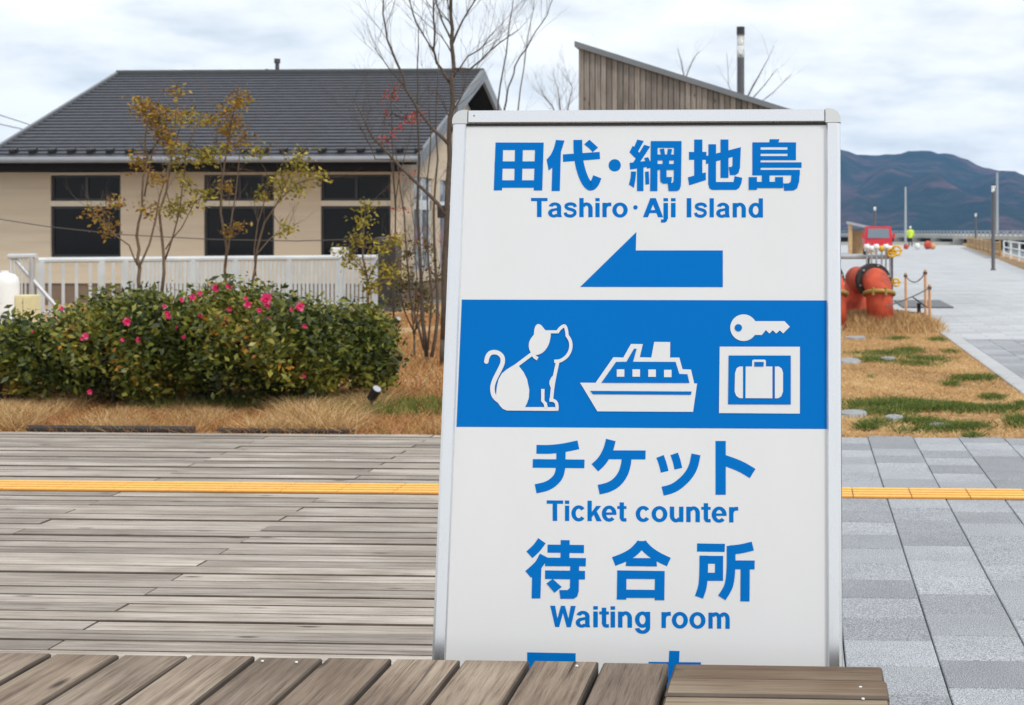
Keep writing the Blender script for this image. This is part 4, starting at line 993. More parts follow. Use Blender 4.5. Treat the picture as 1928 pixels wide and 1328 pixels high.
tree('sapling', 'low bushy sapling with yellow leaves before the rightmost window', 14.4, (690, 590),
     [([(690, 590), (688, 520), (683, 450), (688, 395)], .016, .004), ([(689, 540), (710, 490), (735, 460)], .010, .003), ([(688, 520), (668, 490), (660, 480)], .008, .003)], barkl_m, yelgreen_m,
     [(690, 392, 9, 6), (684, 412, 7, 9), (680, 448, 14, 10), (715, 464, 16, 9), (738, 455, 10, 8), (662, 492, 12, 9), (695, 512, 14, 9), (700, 540, 18, 10), (735, 510, 14, 14), (655, 475, 10, 6)], seed=15, group='saplings behind the hedge')
tree('berry_shrub', 'thin shrub with small red leaf tufts before the grey roof', 16.2, (742, 600),
     [([(742, 600), (742, 500), (744, 400), (740, 300), (737, 215), (738, 172)], .016, .004), ([(743, 420), (752, 330), (772, 260), (780, 215)], .010, .003), ([(742, 380), (735, 300), (726, 262), (722, 225)], .008, .003)], bark_m, redleaf_m,
     [(738, 172, 5, 5), (738, 185, 9, 4), (730, 219, 9, 5), (745, 240, 7, 5), (775, 213, 11, 5), (782, 222, 7, 7), (768, 228, 7, 4), (726, 262, 8, 4), (775, 335, 6, 5), (760, 395, 6, 5), (745, 445, 8, 5)], seed=19, leafn=9, leafs=.045)
tree('bare_tree', 'tallest bare tree with thick trunk beside the sign', 15.6, (833, 640),
     [([(833, 640), (837, 500), (842, 400), (845, 300), (848, 225), (853, 170), (855, 130), (851, 80), (850, 30), (850, -60)], .047, .022),
      ([(852, 165), (838, 142), (822, 118), (818, 95), (817, 60), (815, 20), (817, -40)], .022, .010), ([(818, 100), (792, 60), (776, 22), (766, -30)], .012, .006),
      ([(846, 275), (818, 245), (788, 210), (764, 168), (748, 118), (730, 75), (723, 25), (720, -30)], .026, .008), ([(851, 78), (838, 50), (828, 25), (816, -10)], .016, .007),
      ([(852, 82), (866, 52), (878, 25), (905, -15)], .018, .008), ([(855, 130), (885, 130), (910, 112), (940, 82), (977, 56)], .014, .006), ([(857, 145), (880, 106), (908, 88), (932, 58)], .012, .005),
      ([(842, 405), (806, 365), (772, 332), (735, 295), (702, 258), (684, 222), (668, 190)], .028, .008), ([(740, 300), (706, 300), (690, 255), (676, 240)], .010, .004),
      ([(846, 250), (862, 200), (885, 150), (900, 120)], .010, .004), ([(764, 168), (735, 130), (708, 95)], .010, .004)], bark_m, twig=(.45, 2, .6), seed=23, group='bare trees', twig_n=9)
tree('bare_tree', 'multi stemmed bare tree before the gable corner', 16.0, (803, 672),
     [([(803, 672), (795, 600), (792, 500), (786, 400), (790, 300), (786, 200), (785, 130), (788, 50)], .032, .006), ([(812, 672), (824, 600), (820, 500), (816, 400), (825, 300), (822, 200), (826, 100)], .028, .006),
      ([(800, 660), (770, 560), (766, 480), (760, 400), (750, 320), (745, 280)], .018, .005), ([(806, 660), (812, 560), (804, 450), (806, 340), (812, 250), (808, 170)], .018, .005)], bark_m, darkleaf_m,
     [(790, 470, 14, 16), (810, 500, 12, 14), (775, 500, 12, 12), (800, 540, 12, 10), (772, 455, 9, 9)], twig=(.4, 2, .6), seed=29, group='bare trees', leafn=8, leafs=.045, twig_n=7)
for k, (base, pts, lab) in enumerate((((944, 430), [(944, 430), (946, 300), (950, 205), (956, 178), (962, 150), (968, 125), (990, 90), (1010, 58), (1030, 28), (1048, -15)], 'bare sapling arching right over the sign top'),
                                      ((938, 430), [(938, 430), (936, 300), (940, 190), (948, 130), (955, 70), (964, 20), (968, -20)], 'straight bare sapling just right of the house gable'),
                                      ((970, 430), [(970, 430), (972, 300), (975, 205), (985, 130), (998, 55), (1006, -10)], 'thinnest straight bare sapling above the sign top'))):
    tree('bare_sapling', lab, 19.0, base, [(pts, .020, .006 if k < 2 else .004)], twig_m if k == 2 else bark_m, twig=(.5, 2, .5), seed=40 + k, group='bare saplings above the sign', twig_n=9 if k == 0 else 6)
tree('tangled_shrub', 'tangled olive and rust leaved shrub between dark cabinet and sign', 16.6, (780, 640),
     [([(780, 640), (776, 580), (770, 520), (764, 470)], .014, .004), ([(780, 630), (792, 560), (800, 500), (806, 440)], .012, .004), ([(780, 630), (762, 580), (748, 540), (742, 500)], .012, .004), ([(782, 620), (806, 570), (822, 530), (832, 480)], .012, .004), ([(780, 610), (784, 520), (778, 430), (772, 350)], .010, .003)], bark_m, darkleaf_m,
     [(764, 520, 16, 18), (745, 540, 14, 16), (800, 545, 14, 16), (822, 520, 12, 14), (780, 570, 20, 14), (752, 575, 16, 12), (775, 480, 12, 12), (812, 585, 12, 10), (740, 500, 10, 10), (805, 470, 10, 12)], twig=(.4, 3, .7), seed=77, leafn=24, leafs=.05, cat='shrub', twig_n=9)
tree('bare_tree', 'small twiggy bare tree left of the timber shed', 34.5, (1062, 430), [([(1062, 430), (1060, 300), (1056, 215), (1050, 165)], .05, .012), ([(1060, 260), (1070, 200), (1078, 165)], .03, .012), ([(1060, 250), (1040, 200), (1020, 175)], .03, .01)], twig_m, twig=(.6, 3, .7), seed=50, group='bare trees', twig_n=9)
tree('bare_tree', 'faint bare tree top rising over the middle of shed roof', 36.5, (1288, 430), [([(1288, 430), (1290, 250), (1287, 140), (1276, 92)], .05, .008), ([(1289, 150), (1305, 112), (1318, 96)], .02, .006)], twig_m, twig=(.5, 1, .4), seed=53, group='bare trees', twig_n=4)
tree('bare_tree', 'faint bare tree top leaning right over low end of shed', 36.8, (1400, 430), [([(1400, 430), (1400, 280), (1408, 180), (1430, 142), (1448, 108)], .05, .008), ([(1404, 200), (1440, 160), (1464, 128)], .02, .006), ([(1404, 215), (1455, 175), (1490, 140)], .018, .006), ([(1402, 230), (1372, 160), (1368, 100)], .016, .006)], twig_m, twig=(.5, 1, .4), seed=57, group='bare trees', twig_n=4)

# camellia hedge shrubs
def shrub(label, x0, x1, yt, yb, Y, depth, n, seed, flowers, lobes=9, hollow=False):
    rng.seed(seed)
    a, b = W(x0, yb, Y), W(x1, yb, Y); ztop = W((x0 + x1) / 2, yt, Y).z
    cx = (a.x + b.x) / 2; hw = (b.x - a.x) / 2
    t = thing('camellia_shrub', (cx, Y, -0.012), label, 'shrub', 'camellia shrubs along the deck')
    zlow = max(0.10, W(x0, yb, Y).z)
    st = MB()
    C = []
    L = []
    for k in range(lobes):
        u = -1 + 2 * (k + .5) / lobes
        L.append((cx + u * hw * .82, Y + rng.uniform(-.5, .5) * depth, zlow + (ztop - zlow) * rng.uniform(.42, .60) * (1 - .38 * u * u), hw * rng.uniform(.30, .44) * (6 / (lobes + 1)) ** .3, depth * rng.uniform(.45, .65), (ztop - zlow) * rng.uniform(.40, .52)))
    cnt = 0
    while cnt < n:
        l = rng.choice(L)
        d = Vector((rng.gauss(0, 1), rng.gauss(0, 1), rng.gauss(0, 1))).normalized()
        rr = (rng.random() ** .30)
        q = (l[0] + d.x * l[3] * rr, l[1] + d.y * l[4] * rr, l[2] + d.z * l[5] * rr)
        if q[2] < zlow or q[2] > ztop + .05: continue
        C.append(q); cnt += 1
    V = np.concatenate([leaves_np(C, 4, (.05, .05, .045), .058, .5, -.05), leaves_np(C[::2], 4, (.06, .06, .05), .08, .42, -.1), leaves_np(C, 2, (.07, .07, .07), .036, .55, -.2)])
    cz = V.mean(1)[:, 2]; rn = np.clip(npr.random(len(V)) * .75 + .25 * npr.random(len(V)) + .16 * np.sin(V.mean(1)[:, 0] * 5 + cz * 7), 0, 1)
    o = quads_np('foliage', V, camel_m, t, rn, off=t.location); tag(o, kind='stuff')
    for k in range(9):
        bx = cx + rng.uniform(-.35, .35) * hw
        for j in range(2):
            l = rng.choice(L); e = Vector((l[0], l[1], l[2])) + Vector((rng.uniform(-.2, .2), rng.uniform(-.2, .2), rng.uniform(0, .2)))
            s0 = Vector((bx, Y + rng.uniform(-.15, .15), -.02)); st.tube([s0, s0.lerp(e, .5) + Vector((rng.uniform(-.1, .1), 0, .08)), e], [.016, .011, .006], 5)
    st.build('stems', bark_m, t)
    for (fx, fy, s) in flowers:
        c = W(fx, fy, Y - depth * .72)
        rr = s / (F / Y) / 2 * 1.2
        fl = []
        for ring, (m_, tilt, sc) in enumerate(((6, .35, 1.0), (5, .9, .75), (4, 1.25, .5))):
            for j in range(m_):
                q = 2 * math.pi * (j + .5 * ring) / m_ + rng.uniform(-.2, .2)
                ax = Vector((math.cos(q), -.0, math.sin(q))); fw = Vector((.1, -1, .25)).normalized()
                ddir = (ax * math.cos(tilt) + fw * math.sin(tilt)).normalized(); sd = ddir.cross(fw).normalized()
                tip = c + ddir * rr * sc
                fl.append([c + fw * .004 * ring, c + ddir * rr * sc * .6 + sd * rr * .42 * sc, tip + fw * rr * .1, c + ddir * rr * sc * .6 - sd * rr * .42 * sc])
        quads_np('flower', np.array([[list(p) for p in q] for q in fl]), petal_m, t, off=t.location)
    return t
shrub('low camellia shrub at the left edge with open stems below', -60, 125, 588, 740, 12.1, .7, 800, 61, [(62, 625, 5)], 4)
shrub('large camellia shrub left of centre with scattered pink flowers', 75, 330, 548, 778, 12.0, .85, 2000, 63, [(240, 606, 15), (117, 581, 8), (162, 633, 12), (155, 638, 8), (231, 640, 8), (261, 640, 10), (170, 738, 10)], 7)
shrub('tallest camellia shrub in the middle with many bright pink flowers', 280, 540, 530, 778, 12.15, .85, 2150, 67,
      [(407, 543, 14), (432, 540, 13), (363, 560, 12), (377, 553, 10), (432, 583, 10), (420, 601, 17), (424, 607, 13), (378, 595, 10), (343, 565, 9), (467, 574, 14), (503, 563, 21), (501, 570, 14), (489, 585, 10), (442, 642, 7), (346, 635, 8), (315, 591, 11), (318, 597, 9), (330, 616, 8), (506, 577, 9), (310, 577, 8), (463, 562, 8)], 7)
shrub('rounded camellia shrub at the right end of the hedge', 470, 728, 556, 772, 12.1, .8, 1900, 71, [(566, 578, 17), (549, 583, 8), (574, 615, 9), (555, 653, 8), (573, 709, 7), (507, 600, 8)], 7)

# grasses
def blades(name, pts, h, w, mat, label, lean=.5, rnd=None):
    P = np.asarray(pts, dtype=float); n = len(P)
    a = npr.random(n) * 2 * np.pi; H = h * (0.45 + 0.8 * npr.random(n)); hh = H if np.isscalar(h) else H
    side = np.stack([np.cos(a), np.sin(a), np.zeros(n)], 1) * (w * (.6 + .8 * npr.random(n)))[:, None]
    tip = np.stack([npr.normal(0, lean, n), npr.normal(0, lean, n), np.ones(n)], 1) * hh[:, None]
    V = np.stack([P - side, P + side, P + tip], 1)
    o = quads_np(name, V, mat, None, rnd, 3); return tag(o, label, kind='stuff')
def scatter(n, x0, x1, y0, y1, z=-.014): return np.stack([npr.uniform(x0, x1, n), npr.uniform(y0, y1, n), np.full(n, z)], 1)
def clumpy(P, sc, thr, seed):
    r = np.random.default_rng(seed); k = r.normal(0, sc, (5, 2)); ph = r.random(5) * 6.28
    v = sum(np.sin(P[:, 0] * k[i, 0] + P[:, 1] * k[i, 1] + ph[i]) for i in range(5)); return P[v > thr]
front = clumpy(scatter(60000, -6.6, -1.4, EDGE_Y + .05, 12.2), 3.2, -1.0, 4)
hfront = .085 + .035 * np.sin(front[:, 0] * 3.1) + .025 * np.sin(front[:, 0] * 8 + front[:, 1] * 5)
blades('dry_grass', front, hfront, .0032, straw_m, 'tufts of dry straw grass in front of the camellia hedge', 1.15)
blades('short_dry_grass', scatter(60000, -7.2, DX, EDGE_Y + .02, 13.2), .06, .004, rust_m, 'short brown grass between the deck and hedge', 1.3)
back = scatter(65000, -7.5, -.55, 12.2, 25)
blades('rusty_grass', clumpy(back, 1.3, -1.2, 9), .075, .006, rust_m, 'rusty orange grass between hedge and bare trees', .8)
gb = clumpy(scatter(40000, -6.2, -1.0, EDGE_Y + .05, 14.5), 1.9, 1.1, 21)
blades('green_weed', gb, .10, .005, green_m, 'small green weeds among the dry grass at the deck edge', .6)
lw = scatter(120000, DX + .1, LAWN_X - .01, EDGE_Y + .02, 24.5)
lt = .5 + .22 * np.sin(lw[:, 0] * 4.1 + 1.3 * np.sin(lw[:, 1] * 1.7)) + .2 * np.sin(lw[:, 1] * 2.3 + lw[:, 0] * 1.9) + .12 * np.sin(lw[:, 0] * 11 + lw[:, 1] * 7)
keep = npr.random(len(lw)) < .35 + .6 * lt; lw = lw[keep]; lt = lt[keep]
blades('lawn_grass', lw, .032, .0042, straw_m, 'short straw coloured lawn right of the sign', 1.5, np.clip(.55 * lt + .5 * npr.random(len(lw)), 0, 1))
patches = [(1690, 766, 105, 15), (1640, 770, 50, 9), (1790, 768, 70, 10), (1870, 768, 60, 8), (1660, 797, 40, 8), (1720, 800, 55, 12), (1800, 806, 70, 9), (1830, 820, 16, 5), (1915, 792, 20, 12), (1735, 680, 55, 10), (1660, 665, 70, 5), (1655, 677, 50, 6), (1710, 660, 30, 8), (1765, 640, 17, 6), (1855, 714, 24, 8), (1815, 712, 35, 5), (1790, 724, 16, 4), (1870, 748, 24, 5), (1790, 660, 20, 5), (1640, 708, 10, 4), (1632, 805, 18, 5), (1690, 638, 22, 4), (1925, 762, 12, 5)]
gp = []
for (x, y, rx, ry) in patches:
    m_ = int(rx * ry * 9)
    q = npr.normal(0, .42, (m_, 2)); 
    for u, v in q:
        g = G(x + u * rx, y + v * ry); 
        if EDGE_Y + .03 < g.y < 25 and g.x < LAWN_X + .01: gp.append((g.x, g.y, -.014))
gp = np.array(gp); gn = np.sin(gp[:, 0] * 9 + 2 * np.sin(gp[:, 1] * 5)) + np.sin(gp[:, 1] * 6.5 + gp[:, 0] * 4) + npr.normal(0, .7, len(gp)); gp = gp[gn > -.35]
blades('lawn_weed', gp, .042, .0065, green_m, 'dark green weed patches spread over the straw lawn', 1.0)
# mound and tall dry tufts round the pipes
mc = G(1660, 622); 
mv = MB(); 
for j in range(6):
    for i in range(18):
        q = 2 * math.pi * i / 18; r = [1.0, .85, .65, .42, .2, .02][j]; z = [-.02, .03, .08, .12, .14, .15][j]
        mv.v.append((mc.x - .1 + math.cos(q) * r * 1.05, mc.y + .75 + math.sin(q) * r * 1.15, z + rng.uniform(-.012, .012)))
for j in range(5):
    for i in range(18): mv.f.append((j * 18 + i, j * 18 + (i + 1) % 18, (j + 1) * 18 + (i + 1) % 18, (j + 1) * 18 + i))
tag(mv.build('mound', soil_m, smooth=True), 'small earth mound under the orange pipes', kind='structure')
tf = npr.normal(0, .45, (9000, 2)); tf = np.stack([mc.x + .05 + tf[:, 0] * 1.0, mc.y + .5 + tf[:, 1] * 1.1, np.full(9000, 0.0)], 1)
tf = tf[tf[:, 0] < LAWN_X + .12]; d2 = ((tf[:, 0] - mc.x + .1) / 1.05) ** 2 + ((tf[:, 1] - mc.y - .75) / 1.15) ** 2; tf[:, 2] = np.clip(.13 * (1 - d2), -.014, .15)
blades('tall_dry_grass', tf, .13, .006, straw_m, 'tall straw tufts around the orange pipes', .55)
# stones
for (x, y, rx, ry, lab) in ((1600, 681, 26, 6, 'flat grey stone at the lawn by the sign edge, farther one'), (1606, 780, 30, 7, 'flat grey stone at the lawn by the sign edge, nearer one'), (1684, 789, 18, 6, 'flat grey stone between two dark green weed patches'), (1770, 803, 22, 6, 'flat grey stone amid weeds near the paving'), (1672, 677, 16, 4, 'small flat stone in the middle weed strip'), (1612, 637, 22, 3, 'flat stone slab below the left orange pipe')):
    g = G(x, y); a = rx * g.y / F; b = max(.1, ry * g.y * g.y / (F * CAMH) * .8); m = MB(); n = 14; T, B_ = [], []
    for i in range(n):
        q = 2 * math.pi * i / n; k = rng.uniform(.85, 1.1); B_.append((g.x + a * k * math.cos(q), g.y + b * k * math.sin(q), -.03)); T.append((g.x + a * k * .88 * math.cos(q), g.y + b * k * .88 * math.sin(q), .018 + rng.uniform(-.003, .003)))
    m.add(B_ + T + [(g.x, g.y, .022)], [(i, (i + 1) % n, n + (i + 1) % n, n + i) for i in range(n)] + [(n + i, n + (i + 1) % n, 2 * n) for i in range(n)])
    tag(m.build('flat_stone', stone_m, smooth=False), lab, 'stone', 'flat stones in the lawn')

# ================================================================== ORANGE PIPES
def pipe(cx_px, yb_, w_px, ytop, label, back=.9, side=-.25):
    g = G(cx_px, yb_, .02); Y = g.y + .1; s = F / Y; r = w_px / s / 2; zt_ = W(cx_px, ytop, Y).z
    t = thing('orange_pipe', (g.x, Y, 0), label, 'pipe', 'orange pipe bends in the lawn')
    pts = [Vector((g.x + .03, Y, -.03)), Vector((g.x, Y, zt_ - r * 2.1))]
    ctr = pts[1]; Rb = r * 1.15
    for k in range(1, 9):
        q = math.pi / 2 * k / 8; pts.append(Vector((g.x + side * (1 - math.cos(q)) * Rb, Y + (1 - math.cos(q)) * Rb, ctr.z + math.sin(q) * Rb)))
    MB().tube(pts, r, 22).build('elbow', orange_m, t, True)
    e = pts[-1]; dv = Vector((side, 1, 0)).normalized()
    for k in range(2):
        a = e + dv * (.01 + .09 * k); MB().tube([a, a + dv * .06], r * 1.32, 20).build('flange', rubber_m, t, False)
    for k in range(6):
        q = 2 * math.pi * k / 6 + .3; sd = dv.cross(Vector((0, 0, 1))); c = e + dv * .0 + sd * math.cos(q) * r * 1.18 + Vector((0, 0, math.sin(q) * r * 1.18))
        MB().tube([c - dv * .02, c + dv * .2], .014, 6).build('bolt', steel_m, t)
    MB().tube([e + dv * .17, e + dv * back], r * .98, 20).build('pipe_run', orange_m, t, True)
    MB().tube([e + dv * back, e + dv * back + Vector((0, .05, -.9))], r * .98, 16).build('drop_pipe', orange_m, t, True)
    # brass coupling clamp tilted round the riser
    n = 26; zc = W(cx_px, 556, Y).z; tor = []
    for i in range(n + 1):
        q = 2 * math.pi * i / n; tor.append(Vector((g.x + math.cos(q) * r * 1.1, Y + math.sin(q) * r * 1.1, zc - .05 * math.sin(q) + .02)))
    MB().tube(tor, .032, 8, False).build('clamp', brass_m, t, True)
    for q in (-2.0, -1.2): MB().tube([(g.x + math.cos(q) * r * 1.2, Y + math.sin(q) * r * 1.2, zc + .01), (g.x + math.cos(q) * r * 1.2, Y + math.sin(q) * r * 1.2, zc + .12)], .02, 6).build('clamp_lug', brass_m, t)
    return t, g, Y, r
pipe(1656, 618, 50, 506, 'orange pipe bend with brass clamp standing in the lawn')
pipe(1566, 620, 52, 503, 'orange pipe bend half hidden behind the right edge of sign')
# valve rack behind
Yr = 23.5; s = F / Yr
vr = thing('valve_rack', (W(1640, 485, Yr).x, Yr, 0), 'grey rack of valve rods with yellow hand wheels behind orange pipes', 'valve rack')
a, b = W(1560, 484, Yr), W(1682, 484, Yr)
MB().tube([a, b], .035, 8).build('rail', steel_m, vr)
for px in (1570, 1634, 1678):
    p = W(px, 484, Yr); MB().tube([(p.x, Yr, -.02), p], .03, 6).build('post', dark_m, vr)
for i, px in enumerate((1632, 1641, 1650, 1660, 1668, 1676)):
    p = W(px, 466 + 3 * (i % 2), Yr - .08); rod = MB().tube([(p.x, Yr - .08, -.02), p], .014, 6).build('rod', steel_m, vr)
    MB().lathe((p.x, Yr - .08, p.z - .02), [(.02, -.02), (.045, .0), (.05, .03), (.03, .07)], 10).build('knob', whitep_m if i != 3 else yellow_m, vr, True)
for (px, py, rr) in ((1688, 472, .07), (1679, 476, .06), (1687, 532, .055)):
    c = W(px, py, Yr - .15); n = 14
    MB().tube([c + Vector((math.cos(2 * math.pi * i / n) * rr, .02 * math.sin(i), math.sin(2 * math.pi * i / n) * rr)) for i in range(n + 1)], .018, 6, False).build('hand_wheel', yellow_m, vr, True)
    MB().tube([c + Vector((-rr, 0, 0)), c + Vector((rr, 0, 0))], .012, 5).build('spoke', yellow_m, vr)
    MB().tube([c, c + Vector((-.1, .12, -.05)), Vector((W(1678, 484, Yr).x, Yr, c.z - .05))], .014, 5).build('stem', yellow_m, vr)
# stakes and ropes
def stake(px, yt, yb_, label):
    g = G(px, yb_); t_ = W(px - 1, yt, g.y); o = MB().tube([(g.x, g.y, -.03), t_], .022, 6)
    T = thing('stake', (g.x, g.y, 0), label, 'stake', 'thin orange stakes on the lawn corner')
    o.build('rod', stake_m, T); MB().tube([t_ + Vector((0, 0, -.07)), t_ + Vector((0, 0, -.03))], .032, 8).build('knot', rope_m, T); return t_
s1 = stake(1706, 514, 592, 'leftmost thin orange stake on the lawn corner')
s2 = stake(1743, 508, 607, 'middle thin orange stake, tallest on the lawn corner')
s3 = stake(1751, 536, 614, 'rightmost short orange stake on the lawn corner')
def rope(a, b, sag, label):
    P = [a.lerp(b, t / 8) + Vector((0, 0, -sag * 4 * (t / 8) * (1 - t / 8))) for t in range(9)]
    tag(MB().tube(P, .009, 5).build('rope', rope_m), label, 'rope', 'ropes between stakes')
rope(s1 + Vector((0, 0, -.05)), s2 + Vector((0, 0, -.05)), .12, 'sagging dark rope between left and middle stakes')
rope(s3 + Vector((0, 0, -.05)), W(1668, 577, 19.0), .02, 'dark rope from the short stake to the orange pipe')
# plaque
g = G(1730, 610); T = thing('plaque_stand', (g.x, g.y, 0), 'slanted black information plaque on a post beside the stakes', 'plaque')
pt = W(1730, 571, g.y)
MB().tube([(g.x, g.y, -.03), (g.x, g.y, pt.z)], .03, 6).build('post', black_m, T)
MB().prism([W(1720, 562, g.y) + Vector((0, -.12, 0)), W(1745, 580, g.y) + Vector((0, -.12, 0)), W(1745, 580, g.y) + Vector((0, .25, .0)), W(1720, 562, g.y) + Vector((0, .25, 0))], (0, 0, .02)).build('plate', black_m, T)
ga, gb_ = G(1700, 580), G(1760, 567)
mt = MB().cbox(ga.x, gb_.x + .1, ga.y, gb_.y, -.004, .02, .005)
tag(mt.build('rubber_mat', dark_m), 'dark flat mat lying on the promenade behind the stakes', 'mat')

# ================================================================== FAR THINGS
Yt = 83.0; c = W(1654, 480, Yt); s = F / Yt
tk = thing('red_truck', (c.x, Yt, 0), 'small red truck facing the camera on the promenade', 'truck')
hw = .74
body = MB().prism([(c.x - hw, Yt, .32), (c.x + hw, Yt, .32), (c.x + hw, Yt, .95), (c.x + hw - .06, Yt + .12, 1.62), (c.x - hw + .06, Yt + .12, 1.62), (c.x - hw, Yt, .95)], (0, 1.1, 0))
body.build('cab', red_m, tk)
MB().prism([(c.x - .58, Yt - .01, .99), (c.x + .58, Yt - .01, .99), (c.x + .55, Yt + .085, 1.5), (c.x - .55, Yt + .085, 1.5)], (0, .02, 0)).build('windscreen', sglass_m, tk)
MB().box(c.x - hw, c.x + hw, Yt - .05, Yt - .002, .30, .50).build('bumper', whitep_m, tk)
for sg in (-1, 1):
    MB().lathe((c.x + sg * .52, Yt - .03, .58), [(.09, 0), (.09, .14)], 10).build('headlight', lantern_m, tk)
    MB().tube([(c.x + sg * .55, Yt + .5, .28), (c.x + sg * .72, Yt + .5, .28)], .28, 14).build('wheel', rubber_m, tk)
    MB().tube([(c.x + sg * .55, Yt + 2.5, .28), (c.x + sg * .72, Yt + 2.5, .28)], .28, 14).build('wheel', rubber_m, tk)
    MB().box(c.x + sg * .82 - .06, c.x + sg * .82 + .06, Yt - .02, Yt + .05, .98, 1.25).build('mirror', red_m, tk)
    MB().tube([(c.x + sg * .70, Yt + .1, 1.1), (c.x + sg * .80, Yt + .03, 1.1)], .015, 5).build('mirror_arm', black_m, tk)
MB().box(c.x - hw, c.x + hw, Yt + 1.15, Yt + 3.2, .55, .95).build('cargo_bed', red_m, tk)
MB().box(c.x - .5, c.x + .5, Yt + .2, Yt + 3.1, .28, .549).build('chassis', black_m, tk)
Ys = 92.0; p0, p1 = W(1602, 420, Ys), W(1634, 430, Ys)
sh = thing('wooden_shelter', (p0.x, Ys, 0), 'light timber shelter with slanted roof beside the red truck', 'shelter')
MB().box(p0.x - .1, p0.x + .08, Ys, Ys + 2.0, -.003, p0.z - .06).build('side_wall', lightwood_m, sh)
MB().box(p0.x + .085, p1.x + .3, Ys + 1.9, Ys + 2.0, -.003, p1.z - .12).build('back_wall', lightwood_m, sh)
MB().prism([(p0.x - .2, Ys - .2, p0.z - .05), (p1.x + .5, Ys - .2, p1.z - .10), (p1.x + .5, Ys - .2, p1.z + .03), (p0.x - .2, Ys - .2, p0.z + .09)], (0, 2.5, 0)).build('roof', steel_m, sh)
MB().tube([(p1.x + .4, Ys + .1, -.003), (p1.x + .4, Ys + .1, p1.z - .1)], .06, 6).build('post', lightwood_m, sh)
# person in hi-vis
Yp = 132.0; c = W(1714, 467, Yp); c.z = 0
def person():
    J = {'pel': (0, 0, .88), 'sp': (0, 0, 1.15), 'ch': (0, 0, 1.36), 'nk': (0, 0, 1.48), 'hd': (0, -.02, 1.60), 'ht': (0, -.01, 1.71),
         'lh': (-.10, 0, .84), 'lk': (-.11, -.02, .47), 'la': (-.11, .02, .08), 'lt': (-.12, -.15, .04), 'rh': (.10, 0, .84), 'rk': (.12, -.04, .47), 'ra': (.13, 0, .08), 'rt': (.14, -.16, .04),
         'ls': (-.19, 0, 1.40), 'le': (-.25, .02, 1.14), 'lw': (-.24, -.06, .90), 'lf': (-.24, -.08, .80), 'rs': (.19, 0, 1.40), 're': (.26, .02, 1.14), 'rw': (.24, -.08, .90), 'rf': (.24, -.1, .80)}
    Ed = [('pel', 'sp'), ('sp', 'ch'), ('ch', 'nk'), ('nk', 'hd'), ('hd', 'ht'), ('pel', 'lh'), ('lh', 'lk'), ('lk', 'la'), ('la', 'lt'), ('pel', 'rh'), ('rh', 'rk'), ('rk', 'ra'), ('ra', 'rt'), ('ch', 'ls'), ('ls', 'le'), ('le', 'lw'), ('lw', 'lf'), ('ch', 'rs'), ('rs', 're'), ('re', 'rw'), ('rw', 'rf')]
    rad = {'pel': .15, 'sp': .14, 'ch': .16, 'nk': .06, 'hd': .095, 'ht': .07, 'lh': .10, 'rh': .10, 'lk': .065, 'rk': .065, 'la': .045, 'ra': .045, 'lt': .04, 'rt': .04, 'ls': .075, 'rs': .075, 'le': .05, 're': .05, 'lw': .035, 'rw': .035, 'lf': .035, 'rf': .035}
    ks = list(J); me = bpy.data.meshes.new('body'); me.from_pydata([J[k] for k in ks], [(ks.index(a), ks.index(b)) for a, b in Ed], [])
    o = bpy.data.objects.new('body', me); COL.objects.link(o)
    me.materials.append(navy_m)
    sm = o.modifiers.new('skin', 'SKIN'); 
    if not me.skin_vertices: 
        bpy.context.view_layer.objects.active = o; o.select_set(True); bpy.ops.mesh.customdata_skin_add()
    for i, k in enumerate(ks): me.skin_vertices[0].data[i].radius = (rad[k], rad[k] * .85); me.skin_vertices[0].data[i].use_root = (k == 'pel')
    o.modifiers.new('sub', 'SUBSURF').levels = 1; o.modifiers['sub'].render_levels = 1
    return o
pe = thing('person', (c.x, Yp, 0), 'distant person in a yellow high visibility jacket near the bridge', 'person')
bo = person(); bo.parent = pe
jk = MB()
for (r, z) in (): pass
def ell(m, c_, prof, k=12):
    m.add([(c_[0] + rx * math.cos(2 * math.pi * j / k), c_[1] + ry * math.sin(2 * math.pi * j / k), c_[2] + z) for rx, ry, z in prof for j in range(k)],
          [(i * k + j, i * k + (j + 1) % k, (i + 1) * k + (j + 1) % k, (i + 1) * k + j) for i in range(len(prof) - 1) for j in range(k)])
ell(jk, (c.x, Yp, 0), [(.21, .17, .78), (.20, .165, 1.0), (.215, .175, 1.2), (.235, .18, 1.36), (.20, .14, 1.46), (.08, .08, 1.50)])
for sg in (-1, 1): jk.tube([(c.x + sg * .20, Yp, 1.42), (c.x + sg * .265, Yp + .02, 1.14), (c.x + sg * .25, Yp - .06, .92)], [.09, .072, .055], 8)
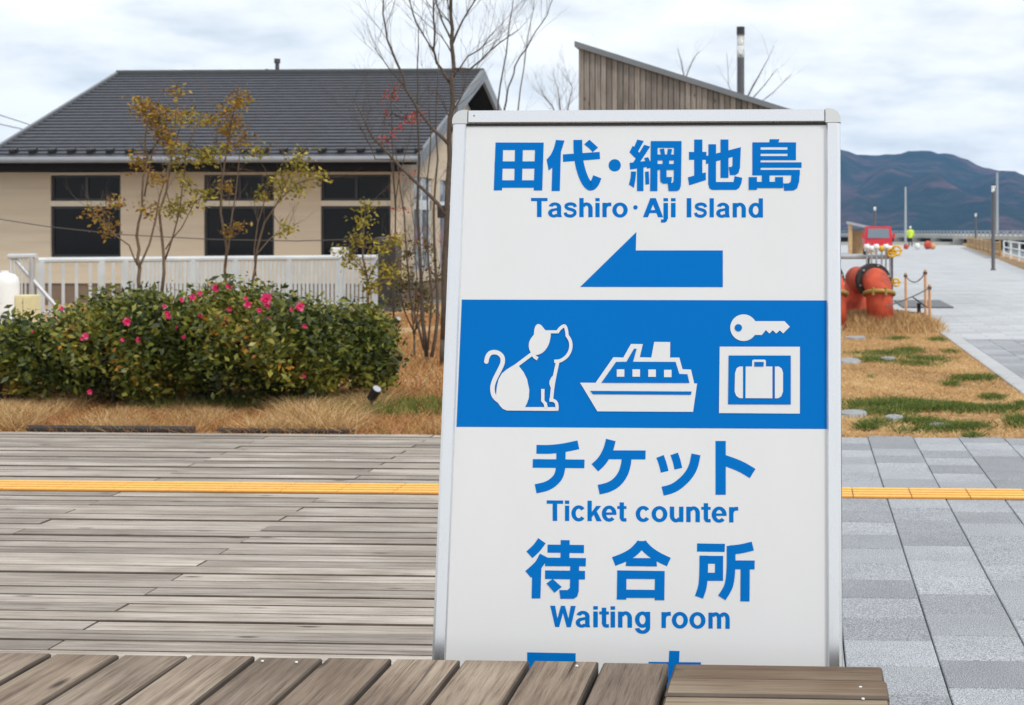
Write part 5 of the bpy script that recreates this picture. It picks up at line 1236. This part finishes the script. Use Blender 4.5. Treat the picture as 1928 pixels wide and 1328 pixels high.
jk.build('jacket', hivis_m, pe, True)
hd = MB(); ell(hd, (c.x, Yp - .015, 0), [(.03, .03, 1.47), (.07, .08, 1.53), (.092, .105, 1.6), (.095, .105, 1.66)]); hd.build('face', skin_m, pe, True)
hd = MB(); ell(hd, (c.x, Yp - .01, 0), [(.13, .15, 1.655), (.115, .13, 1.68), (.09, .10, 1.74), (.03, .03, 1.775)]); hd.build('helmet', whitep_m, pe, True)
# buoys
for (px, rpx, mat, lab) in ((1747, 8, orange_m, 'round orange mooring buoy on the quay below the bridge'), (1756, 6, stake_m, 'small pale orange buoy beside the larger orange one'), (1727, 6, whitep_m, 'round white buoy left of the orange ones'), (1706, 5, orange_m, 'small orange drum beside the distant person')):
    Yb = 116.0; g = W(px, 470, Yb); r = rpx / (F / Yb)
    T = thing('buoy', (g.x, Yb, 0), lab, 'buoy', 'buoys stored on the quay')
    MB().lathe((g.x, Yb, -.003), [(r * .4, 0), (r * .8, r * .3), (r, r), (r * .8, r * 1.6), (r * .35, r * 1.95), (r * .1, r * 2)], 14).build('float', mat, T, True)
    MB().lathe((g.x, Yb, r * 1.98), [(r * .14, 0), (r * .14, r * .2)], 8).build('eye', black_m, T)
# low dark quay blocks in front of bridge
q0, q1 = W(1600, 462, 152), W(1850, 463, 152)
qa = MB().box(q0.x - 6, q1.x, 152, 153.4, -.13, .28)
tag(qa.build('quay_wall', concrete_m), 'low concrete quay wall below the bridge', 'wall')

# ================================================================== AIR
hz = MB().box(-1000, 1800, -70, 2600, -3.2, 150).build('haze', black_m)
hm = bpy.data.materials.new('thin_haze'); hm.use_nodes = True; t = hm.node_tree; t.nodes.clear()
out = N(t, 'ShaderNodeOutputMaterial'); pv = N(t, 'ShaderNodeVolumePrincipled')
pv.inputs['Color'].default_value = (0.26, 0.56, 1.0, 1); pv.inputs['Density'].default_value = 0.00016
t.links.new(pv.outputs[0], out.inputs['Volume'])
hz.data.materials.clear(); hz.data.materials.append(hm); tag(hz, kind='stuff')
